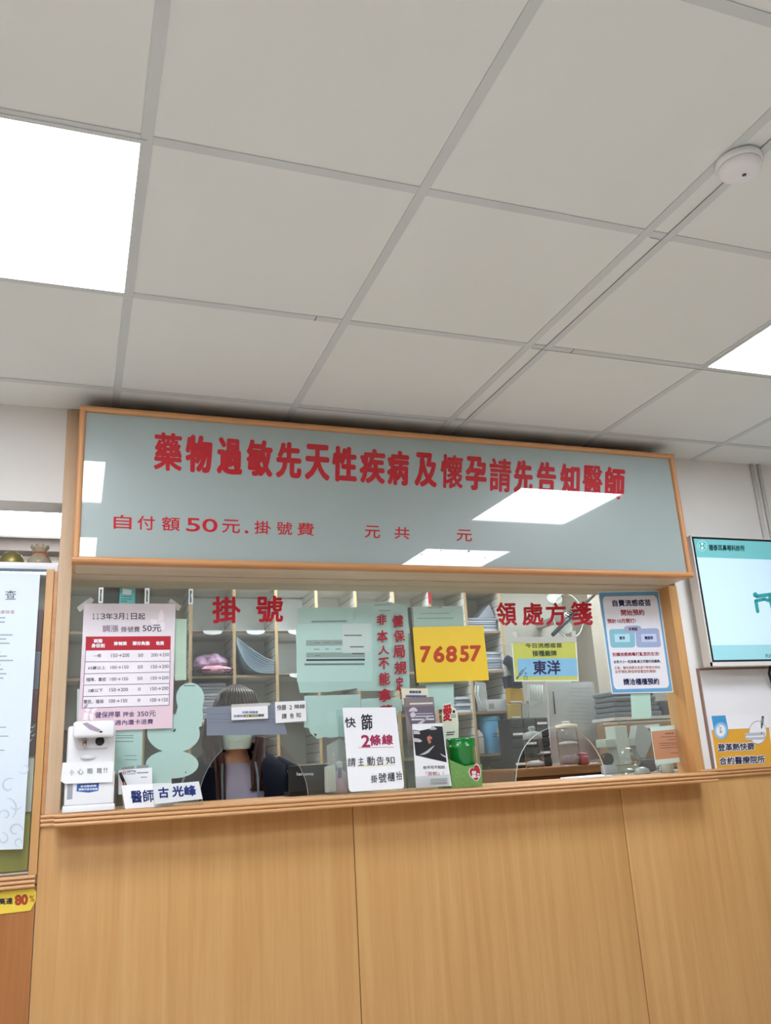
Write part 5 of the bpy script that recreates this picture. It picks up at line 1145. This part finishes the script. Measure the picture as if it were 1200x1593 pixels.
def jars():
    def jar(u0, u1, vt, Y, lab, lidc, name='glass_jar', fill=None, lidh=.2, knob=True):
        z0 = WTZ+.0006; a, b = at(u0, 1150, Y), at(u1, 1150, Y); r = (b.x-a.x)/2; x = (a.x+b.x)/2; h = at((u0+u1)/2, vt, Y).z-z0
        t = thing(name, lab, 'jar', (x, Y, z0)); hb = h*(1-lidh)
        MB().lathe([(r*.9, 0), (r, .004), (r, hb*.9), (r*.92, hb), (r*.86, hb), (r*.94, hb*.9), (r*.94, .006), (.001, .006)], (x, Y, z0), 28).build('body', M_CLEAR, t)
        pr = [(r*1.0, hb+.001), (r*1.02, hb+.004), (r*1.0, hb+h*lidh*.5), (r*.5, hb+h*lidh*.6)]
        pr += [(r*.25, hb+h*lidh*.66), (r*.42, hb+h*lidh*.85), (r*.3, h)] if knob else [(r*.2, h)]
        MB().lathe(pr, (x, Y, z0), 24).build('lid', lidc, t)
        if fill:
            for (f0, f1, m) in fill: MB().lathe([(r*.6, hb*f0+.007), (r*.9, hb*f0+.012), (r*.88, hb*f1), (r*.3, hb*f1+.006)], (x, Y, z0), 20).build('contents', m, t)
        return t
    cw = mat('cotton_white', '#d9d9d8', .9, .1, 60)
    jar(816, 842, 1130, 3.60, 'clear jar with a cloudy domed lid before the black drawers', mat('lid_cloudy', '#a9adac', .3, alpha=.7), fill=[(.02, .22, cw)], lidh=.32)
    jar(869, 898, 1122, 3.64, 'tall clear jar with a cream lid at the middle of the right opening', mat('lid_cream', '#d6cdb9', .5), fill=[(0, .25, mat('swab_grey', '#b3a9ae', .8, .3, 80)), (.5, .62, cw)], lidh=.16)
    x = at(907, 1180, 3.62).x
    t = thing('pink_jar', 'small dusky pink jar beside the tall clear jar', 'jar', (x, 3.62, WTZ))
    m = mat('jar_pink', '#a8606a', .3)
    MB().lathe([(.02, .0006), (.027, .006), (.028, .035), (.022, .044)], (x, 3.62, WTZ), 24).build('body', m, t); MB().lathe([(.021, .0445), (.023, .047), (.022, .055), (.004, .058)], (x, 3.62, WTZ), 24).build('lid', mat('jar_pink_lid', '#b0767c', .3), t)
    r_ = random.Random(4); s = MB()
    for k in range(7):
        u = 917+r_.uniform(0, 13); p = at(u, 1188, 3.6); s.ell((p.x, 3.59+r_.uniform(-.01, .02), WTZ+.005), (.006, .005, .0045), 0, 10, 6)
    tag(s.build('cotton_bits', cw), 'scattered white cotton bits beside the pink jar', 'cotton')['kind'] = 'stuff'
    x0, x1 = at(889, 1203, 3.05).x, at(941, 1200, 3.05).x
    zz = sill_z(x0); tag(MB().prism([Vector((x0, 3.0, zz+.0008)), Vector((x1, 3.0, zz+.0008)), Vector((x1+.01, 3.14, zz+.0008)), Vector((x0-.01, 3.12, zz+.0008))], (0, 0, .006)).build('paper_pad', M_PAPER), 'white paper pad lying inside the right opening', 'paper')
jars()
def back_wall_things():
    # clear plastic sheet hanging with printed page inside
    Y = 3.98
    t = thing('plastic_sheet', 'large crinkled clear sheet over a printed page above the jars', 'plastic sheet', at(890, 1140, Y))
    MB().px([(852, 1062), (922, 1062), (934, 1140), (936, 1180), (860, 1188)], Y+.01, .003).build('page', mat('page_grey', '#a9a8a8', .6, .05), t)
    bm = bmesh.new(); n = 18; r = random.Random(8); vs = []
    q = [at(848, 1060, Y), at(924, 1060, Y), at(936, 1150, Y), at(856, 1150, Y)]
    for i in range(n+1):
        for j in range(n+1):
            p = q[0].lerp(q[1], i/n).lerp(q[3].lerp(q[2], i/n), j/n); p.y += r.uniform(-.006, .004); vs.append(p)
    MB().add(vs, [(i*(n+1)+j, (i+1)*(n+1)+j, (i+1)*(n+1)+j+1, i*(n+1)+j+1) for i in range(n) for j in range(n)], 0, True).build('film', M_CLEARB, t)
    lines(t, mat('page_ink', '#85868a'), Y+.0094, [(886, v, 918, v+1, 1) for v in range(1070, 1130, 6)])
    tag(MB().tube([at(861, 1076, Y-.012), at(864, 1111, Y-.012)], .004, 8).build('black_pen', M_BLACK), 'black pen clipped at the left of the crinkled clear sheet', 'pen')
    Y = 4.09
    for (q, col, lab) in (([(793, 1070), (813, 1072), (816, 1093), (795, 1093)], '#a9842f', 'ochre box pinned beside the pigeonholes, upper one'), ([(795, 1095), (811, 1095), (812, 1117), (797, 1117)], '#a68a48', 'ochre box pinned beside the pigeonholes, lower one')):
        o = tag(MB().px(q, Y, .05).build('ochre_box', mat('ochre_'+col[1:], col, .5, .15, 60)), lab, 'box')
        qq = [(u+(1 if k in (0, 3) else -1), v) for k, (u, v) in enumerate(q)]
        MB().px([(q[0][0]+1, q[3][1]-2.2), (q[1][0]-1, q[2][1]-2.2), (q[2][0]-1, q[2][1]-.6), (q[3][0]+1, q[3][1]-.6)], Y-.0008, .0006).build('white_edge', M_PAPER, o)
    tag(MB().px([(812, 1095), (824, 1094), (822, 1117), (813, 1117)], Y+.01, .04).build('grey_carton', mat('carton_pale_grey', '#a3a19b', .6)), 'pale grey carton right of the lower ochre box', 'box')
    tag(MB().px([(823, 1090), (852, 1092), (852, 1112), (845, 1116), (823, 1117)], Y+.03, .03).build('white_tray', mat('tray_white', '#b9b7b0', .6)), 'white tray under the glove bag above the black drawers', 'tray')
    Yg = 4.12
    g = thing('glove_bag', 'clear bag of pale sticks hanging above the black drawers', 'bag', at(833, 1097, Yg))
    for k in range(5): p = at(827+k*4, 1080, Yg+.01); q2 = at(827+k*4, 1090+((k*7) % 5)*2, Yg+.01); MB().tube([at(827+k*4, 1066, Yg+.01), q2], .006, 8).build('stick', mat('stick_white', '#cfcdc6', .5), g)
    MB().px([(820, 1064), (843, 1064), (844, 1090), (826, 1100), (819, 1085)], Yg-.004, .001).build('film', M_CLEARB, g)
    # navy jacket hanging at the end of the pigeonholes
    m = mat('jacket_navy', '#1c2238', .85, .2, 60)
    j = thing('hanging_jacket', 'navy jacket with a grey stripe hanging at the end of the pigeonholes', 'jacket', at(802, 1068, Y))
    MB().tube([at(787, 1026, Y), at(795, 1031, Y), at(801, 1040, Y), at(806, 1055, Y), at(806, 1066, Y)], [.028, .03, .03, .028, .02], 12).build('sleeve', m, j)
    MB().px([(788, 1052), (802, 1050), (812, 1062), (814, 1070), (791, 1070)], Y+.03, .05).build('body', m, j)
    MB().px([(789, 1036), (799, 1042), (803, 1052), (790, 1050)], Y+.02, .02).build('stripe', mat('stripe_grey', '#8d9298', .8), j)
    # wall fan with a dark rod
    Y = 4.4
    c = at(884, 958, Y)
    f = thing('wall_fan', 'pale wall fan with a dark diagonal rod behind the red characters', 'fan', (c.x, RY1-.1, c.z))
    ring = [(c.x+.105*math.cos(a), Y, c.z+.135*math.sin(a)) for a in [2*math.pi*k/32 for k in range(32)]]
    pm = mat('fan_pale', '#b9b8b0', .4, .05)
    MB().tube(ring, .004, 6, closed=True).build('cage', pm, f)
    for (u, v, ru, rv) in ((863, 932, .055, .035), (880, 976, .05, .042), (905, 952, .04, .045)):
        p = at(u, v, Y+.03); MB().ell((p.x, Y+.03, p.z), (ru, .008, rv)).build('blade', pm, f)
    MB().lathe([(.022, 0), (.024, -.02), (.012, -.035)], (c.x, Y+.03, c.z), 20, axis='y').build('hub', pm, f)
    MB().box(c.x-.02, c.x+.02, Y+.03, RY1-.002, c.z-.02, c.z+.02).build('bracket', pm, f)
    MB().tube([at(926, 925, Y-.03), at(884, 963, Y-.03), at(860, 988, Y-.03)], [.007, .014, .012], 10).build('rod', mat('rod_dark', '#33363c', .4), f)
    for k in range(4): MB().tube([at(880+k*2.2, 956-k*2.6, Y-.045), at(888+k*2.2, 960-k*2.6, Y-.045)], .0035, 6).build('rib', M_BLACK, f)
back_wall_things()
def right_corner():
    # shelf with grey folders, kraft carton, dark box
    Y = 3.75
    z = at(1000, 1114, Y).z
    xl, xr = at(955, 1114, Y).x, at(1080, 1110, Y).x
    s = thing('corner_shelf', 'grey shelf carrying folded grey cloths in the right corner of the back room', 'shelf', ((xl+xr)/2, Y+.15, z))
    MB().box(xl, xr, Y, Y+.2, z-.016, z).build('board', M_CREAM, s)
    for x in (xl+.04, xr-.04): MB().box(x-.012, x+.012, Y+.01, Y+.018, z-.027, z-.0165).build('bracket', M_GREYP, s)
    for k in range(5):
        a = at(958, 1110, Y).x; b = at(1033-k, 1110, Y).x
        o = MB().box(a+.006*(k % 2), b-.004*k, Y+.01+.004*(k % 3), Y+.19, z+.0006+k*.0262, z+.0258+k*.0262, 0, .009).build('folded_cloth', mat('cloth_grey', '#6f737b', .8, .15, 40))
        tag(o, 'folded grey cloth in the pile under the blue bordered notice, ' + ['lowest', 'second from the bottom', 'middle', 'second from the top', 'topmost'][k], 'cloth', 'folded grey cloths')
    a, b = at(1034, 1110, Y).x, at(1060, 1110, Y).x
    tag(MB().box(a+.004, b+.06, Y+.01, Y+.19, z+.0006, z+.075, 0, .004).build('dark_box', mat('box_dark', '#41434c', .5)), 'dark box right of the folded grey cloths', 'box')
    Yk = 3.70
    # counter the corner things stand on
    zc = sill_z(2.2)+.001
    Yc = 3.24
    t = thing('corner_counter', 'grey inner counter in the right corner behind the glass', 'counter', (2.35, 3.4, 0))
    cx0 = at(948, 1200, 3.3).x; MB().box(cx0, cx0+.95, Yc, 3.49, zc-.03, zc).build('top', M_GREYP, t); MB().box(cx0+.01, cx0+.94, Yc+.01, 3.49, 0, zc-.031).build('carcass', M_CREAM, t)
    k = tag(MB().box(at(960, 1130, Yk).x, at(1068, 1130, Yk).x, Yk, Yk+.18, WTZ+.0008, at(1000, 1123, Yk).z, 0, .003).build('kraft_carton', mat('kraft', '#8f7558', .8, .08, 30)), 'brown kraft carton in the right corner of the back room', 'box')
    MB().px([(981, 1130), (1026, 1126), (1027, 1131), (981, 1136)], Yk-.001, .0008).build('label', M_PAPER, k)
    # desk printer, grey: body with slanted output tray
    Yp = 3.40; zc2 = zc+.0006
    pr = thing('receipt_printer', 'pale grey receipt printer with a slanted paper guide in the right corner', 'printer', (at(985, 1190, Yp).x, Yp, zc2))
    MB().box(at(938, 1150, Yp).x, at(990, 1150, Yp).x, Yp-.02, Yp+.06, at(960, 1162, Yp).z, at(960, 1149, Yp).z, 0, .004).build('roller_arm', mat('printer_grey', '#aab3a8', .45), pr)
    MB().box(at(953, 1150, Yp).x, at(972, 1150, Yp).x, Yp-.03, Yp+.05, at(960, 1190, Yp).z, at(960, 1130, Yp).z, 0, .003).build('upright', mat('printer_pale', '#b6bdb4', .45), pr)
    MB().px([(992, 1128), (1001, 1127), (1013, 1140), (1014, 1155), (1004, 1180), (992, 1176), (988, 1150)], Yp-.02, .05).build('paper_guide', mat('printer_guide', '#a0a39f', .5, .1, 90), pr)
    MB().box(at(953, 1190, Yp).x, at(1010, 1190, Yp).x, Yp-.01, Yp+.08, zc2, zc2+.03, 0, .004).build('base', mat('printer_grey', '#aab3a8'), pr)
    # telephone-like dark lump and small calculator
    Yt = 3.3
    p = at(1012, 1192, Yt); tag(MB().box(p.x-.035, p.x+.035, Yt, Yt+.05, zc2, zc2+.055, 0, .012).build('dark_case', M_DARK), 'small dark case behind the glass ball', 'case')
    tp = at(946, 1180, 3.36); ta = thing('tape_dispenser', 'grey tape dispenser left of the glass ball', 'tape dispenser', (tp.x, 3.36, zc2))
    MB().box(tp.x-.025, tp.x+.03, 3.34, 3.39, zc2, zc2+.04, 0, .006).build('base', M_GREYP, ta); MB().lathe([(.02, -.012), (.026, -.012), (.026, .012), (.02, .012)], (tp.x, 3.365, zc2+.064), 24, axis='y').build('tape_roll', M_BLACK, ta)
    # glass ball on a flared foot
    Yb = 3.08; c = at(979, 1180, Yb); zb = sill_z(c.x)+.0006; r = (at(994, 1180, Yb).x-at(964.5, 1180, Yb).x)/2
    b_ = thing('glass_ball', 'clear glass ball on a flared foot on the inner ledge at the right', 'ornament', (c.x, Yb, zb))
    MB().ell((c.x, Yb, c.z), (r, r, r), 0, 36, 24).build('ball', M_CLEAR, b_)
    MB().lathe([(r*.85, 0), (r*.8, .004), (r*.55, .02), (r*.42, c.z-r*.93-zb), (r*.36, c.z-r*.93-zb)], (c.x, Yb, zb), 28).build('foot', M_CLEAR, b_)
    Yd = 3.12; d = at(999, 1196, Yd); tag(MB().lathe([(.034, .0), (.034, .004), (.028, .02), (.012, .028), (.001, .029)], (d.x, Yd, sill_z(d.x)+.0006), 28).build('dome_cap', mat('cap_grey', '#9da3a3', .25)), 'grey dome on the inner ledge right of the glass ball', 'dome')
    Ys = 3.06; e = at(1037, 1193, Ys); zs = sill_z(e.x)+.0006
    st = tag(MB().lathe([(.028, 0), (.03, .004), (.03, .04), (.026, .044)], (e.x, Ys, zs), 24).tube([(e.x-.028, Ys, zs+.034), (e.x-.046, Ys, zs+.03), (e.x-.046, Ys, zs+.012), (e.x-.028, Ys, zs+.008)], .004, 8).build('mug', mat('mug_pale', '#b6c0be', .3)), 'pale mug under the orange printed card', 'mug')
right_corner()
# the orange card leans on the mug, so it is held by a clear clip on the glass
# ------------------------------------------------------------------ the person behind the left opening
def skin_mesh(pts, edges, radii, root=0, sub=2):
    me = bpy.data.meshes.new('t'); me.from_pydata([tuple(p) for p in pts], edges, []); o = bpy.data.objects.new('t', me); C.objects.link(o)
    m = o.modifiers.new('s', 'SKIN'); m.use_smooth_shade = True
    for i, r in enumerate(radii): me.skin_vertices[0].data[i].radius = r if isinstance(r, tuple) else (r, r)
    me.skin_vertices[0].data[root].use_root = True
    s = o.modifiers.new('u', 'SUBSURF'); s.levels = sub; s.render_levels = sub
    dg = bpy.context.evaluated_depsgraph_get(); e = bpy.data.meshes.new_from_object(o.evaluated_get(dg))
    vs = [v.co.copy() for v in e.vertices]; fs = [tuple(p.vertices) for p in e.polygons]
    bpy.data.objects.remove(o); bpy.data.meshes.remove(e); return vs, fs
def person():
    X, Y = .588, 3.36
    K = CAM.z  # eye level of the photo
    zt = 1.545; ch = 1.305      # crown and chin heights
    t_loc = (X, Y, 0)
    # body: one skinned figure standing at the counter, arms forward on the ledge
    P = []; R = []; E_ = []
    def v(x, y, z, r, par=None):
        P.append(Vector((X+x, Y+y, z))); R.append(r)
        if par is not None: E_.append((par, len(P)-1))
        return len(P)-1
    pel = v(0, .03, .80, (.15, .10)); ab = v(0, .03, .95, (.125, .09), pel); chst = v(0, .035, 1.10, (.14, .095), ab); up = v(0, .04, 1.19, (.11, .075), chst)
    nk = v(0, .03, 1.25, (.05, .05), up); n2 = v(0, .02, 1.31, (.047, .048), nk); hd = v(0, .0, 1.385, (.066, .078), n2); hd2 = v(0, .005, 1.45, (.07, .085), hd); hd3 = v(0, .012, 1.505, (.052, .062), hd2)
    for s in (-1, 1):
        hp = v(s*.085, .03, .74, .085, pel); kn = v(s*.09, .02, .42, .056, hp); an = v(s*.09, .04, .09, .036, kn); ft = v(s*.095, -.09, .035, (.035, .03), an)
        sh = v(s*.165, .045, 1.20, .05, up); el = v(s*.235, .04, .95, .038, sh); wr = v(s*.24, .0, .73, (.026, .024), el); pm = v(s*.24, -.012, .655, (.016, .034), wr)
        for k, (dx, L, r) in enumerate(((-.026, .066, .0082), (-.009, .076, .0086), (.009, .072, .0084), (.025, .058, .0075))):
            a = v(s*.24, -.012+dx, .62, r*1.05, pm); b = v(s*.237, -.014+dx*1.1, .62-L*.5, r, a); v(s*.226, -.018+dx*1.1, .62-L, r*.8, b)
        a = v(s*.235, -.048, .65, .010, pm); v(s*.225, -.062, .612, .0085, a)
    vs, fs = skin_mesh(P, E_, R, 0, 2)
    # shape the face: brow, nose, cheeks
    for p in vs:
        d = p-Vector((X, Y, 1.41))
        if p.z > 1.33 and p.y < Y-.03:
            p.y += -.018*math.exp(-((d.x/.011)**2+((p.z-1.405)/.020)**2)) + .008*math.exp(-(((abs(d.x)-.03)/.014)**2+((p.z-1.432)/.012)**2)) - .006*math.exp(-((d.x/.022)**2+((p.z-1.362)/.01)**2))
    body = MB().add(vs, fs, 0, True)
    skin = mat('skin', '#c79a80', .5, .04, 30)
    o = body.build('person', skin, origin=(X, Y, 0))
    tag(o, 'person with long brown hair, face mask and navy jacket behind the left opening', 'person')
    for s in (-1, 1): MB().ell((X+s*.03, Y-.068, 1.435), (.012, .006, .007)).build('eye', mat('eye_white', '#d8d4d0', .2), o); MB().ell((X+s*.03, Y-.0725, 1.435), (.005, .003, .0055)).build('iris', M_BLACK, o)
    for s in (-1, 1): MB().ell((X+s*.071, Y+.01, 1.415), (.008, .018, .03)).build('ear', skin, o)
    # mask: cupped sheet over nose, mouth and chin
    n = 14; mv = []; rows = 9
    for j in range(rows):
        f = j/(rows-1); z = 1.412-f*.112
        for i in range(n+1):
            g = (i/n*2-1); w_ = (.062+.012*math.sin(math.pi*f))*(1-.22*f); a = g*1.25
            y = Y-.012-(.078+.016*math.sin(math.pi*min(1, f*1.1)))*math.cos(a)*(1-.10*f)
            mv.append((X+w_*math.sin(a)/math.sin(1.25)*1.0, y, z+.004*math.cos(f*24)*.4))
    mk = MB().add(mv, [(j*(n+1)+i, j*(n+1)+i+1, (j+1)*(n+1)+i+1, (j+1)*(n+1)+i) for j in range(rows-1) for i in range(n)], 0, True)
    mm = mk.build('face_mask', mat('mask_mint', '#b9cdca', .75, .04, 60), o)
    for s in (-1, 1): MB().tube([(X+s*.06, Y-.035, 1.405), (X+s*.076, Y+.005, 1.43), (X+s*.074, Y+.022, 1.40), (X+s*.058, Y-.03, 1.335)], .0016, 6).build('ear_loop', M_WHITE, mm)
    # hair: cap plus long locks in front of both shoulders
    hm = mat('hair_brown', '#3a211b', .45, .35, 60, spec=.5, stretch=(6, 6, .5))
    vs2 = []; fs2 = []; su, sv = 28, 16
    for j in range(sv+1):
        th = (j/sv)*math.pi*.62
        for i in range(su+1):
            ph = math.radians(-70)+(i/su)*math.radians(320)+math.pi/2*0
            ph = math.radians(-50)+math.radians(280)*i/su
            vs2.append((X+.088*math.sin(th)*math.cos(ph), Y+.012+.102*math.sin(th)*math.sin(ph), 1.437+.112*math.cos(th)))
    fs2 = [(j*(su+1)+i, j*(su+1)+i+1, (j+1)*(su+1)+i+1, (j+1)*(su+1)+i) for j in range(sv) for i in range(su)]
    hair = MB().add(vs2, fs2, 0, True)
    hair.ell((X, Y+.03, 1.40), (.086, .085, .115))
    r = random.Random(11)
    for s in (-1, 1):
        for k in range(16):
            f = k/15; x0 = s*(.052+.03*f); ys = -.062+.10*f+r.uniform(-.006, .006)
            xo = s*(.058+(.035 if s > 0 else .055)*f)+r.uniform(-.008, .008); zl = (1.15 if s > 0 else 1.05)+.05*r.random()
            pts = [(X+x0*.7, Y+ys*.8+.01, 1.50-.02*f), (X+x0*1.25, Y+ys, 1.42), (X+x0*1.35+s*.004, Y+ys-.005, 1.33), (X+xo*1.0, Y-.045+ys*.25, 1.24), (X+xo*.98, Y-.072+.2*f*.1, 1.15), (X+xo*.9+r.uniform(-.01, .01), Y-.078, zl)]
            q = []
            for a in range(len(pts)-1):
                for b in range(3): q.append(Vector(pts[a]).lerp(Vector(pts[a+1]), b/3))
            q.append(Vector(pts[-1])); L = len(q); hair.tube(q, [.011*(1-.75*(i/(L-1))**3) for i in range(L)], 7)
    for k in range(13):          # fringe
        g = k/12*2-1; q = [Vector((X+.05*g*.6, Y-.03, 1.538-.012*g*g)), Vector((X+.066*g*.9, Y-.078+.022*g*g, 1.505)), Vector((X+.076*g, Y-.094+.05*g*g, 1.465)), Vector((X+.08*g, Y-.095+.06*g*g, 1.432-.03*abs(g)))]
        hair.tube(q, [.010, .011, .010, .004], 7)
    hair.build('hair', hm, o)
    # clothing
    def loft(rows, n=36, gap=None):
        vs = []; fs = []
        for (z, rx, ry, cy) in rows:
            for k in range(n):
                a = 2*math.pi*k/n; c, s_ = math.cos(a), math.sin(a); e = 2.4
                vs.append((X+rx*abs(c)**(2/e)*(1 if c >= 0 else -1), Y+cy+ry*abs(s_)**(2/e)*(1 if s_ >= 0 else -1), z))
        for j in range(len(rows)-1):
            for k in range(n):
                if gap and gap[0] <= k < gap[1]: continue
                fs.append((j*n+k, j*n+(k+1) % n, (j+1)*n+(k+1) % n, (j+1)*n+k))
        return vs, fs
    sv_, sf_ = loft([(.86, .150, .112, .03), (.97, .142, .110, .03), (1.08, .155, .115, .033), (1.15, .160, .105, .038), (1.20, .130, .088, .042), (1.235, .075, .066, .036), (1.25, .060, .06, .032)])
    MB().add(sv_, sf_, 0, True).build('blouse', mat('blouse_lilac', '#a9a3b8', .8, .06, 30), o)
    nv = mat('coat_navy', '#0c1020', .85, .2, 50, spec=.15)
    # open jacket: front gap of the loft lies at angle -90 degrees (towards the glass)
    jv, jf = loft([(.80, .205, .135, .03), (.95, .198, .132, .03), (1.08, .215, .135, .033), (1.17, .225, .128, .04), (1.235, .212, .11, .046), (1.275, .15, .09, .05), (1.305, .092, .08, .05), (1.325, .078, .072, .05)], 36, (25, 29))
    jk = MB().add(jv, jf, 0, True)
    for s in (-1, 1):
        jk.tube([(X+s*.15, Y+.045, 1.215), (X+s*.20, Y+.042, 1.19), (X+s*.235, Y+.02, 1.05), (X+s*.242, Y+.03, .94), (X+s*.243, Y+.01, .82), (X+s*.241, Y+.002, .735)], [.062, .072, .066, .058, .05, .042], 16)
    jo = jk.build('jacket', nv, o)
    for s in (-1, 1):
        MB().tube([(X+s*.058, Y-.05, 1.29), (X+s*.066, Y-.09, 1.2), (X+s*.066, Y-.106, 1.08), (X+s*.066, Y-.106, .86)], .004, 6).build('zip_edge', mat('zip_grey', '#6d7482', .5), jo)
        MB().tube([(X+s*.195, Y-.034, 1.215), (X+s*.245, Y-.045, 1.05), (X+s*.255, Y-.03, .95)], .0045, 6).build('sleeve_stripe', mat('piping_grey', '#7d8492', .6), jo)
    tr = MB()
    for s in (-1, 1): tr.tube([(X+s*.06, Y+.03, .86), (X+s*.085, Y+.03, .74), (X+s*.09, Y+.02, .42), (X+s*.09, Y+.04, .08)], [.10, .105, .075, .062], 18)
    tr.build('trousers', mat('trousers_black', '#1b1c22', .85), o)
    for s in (-1, 1): MB().ell((X+s*.095, Y-.03, .037), (.045, .12, .036)).build('shoe', M_WHITE, o)
person()
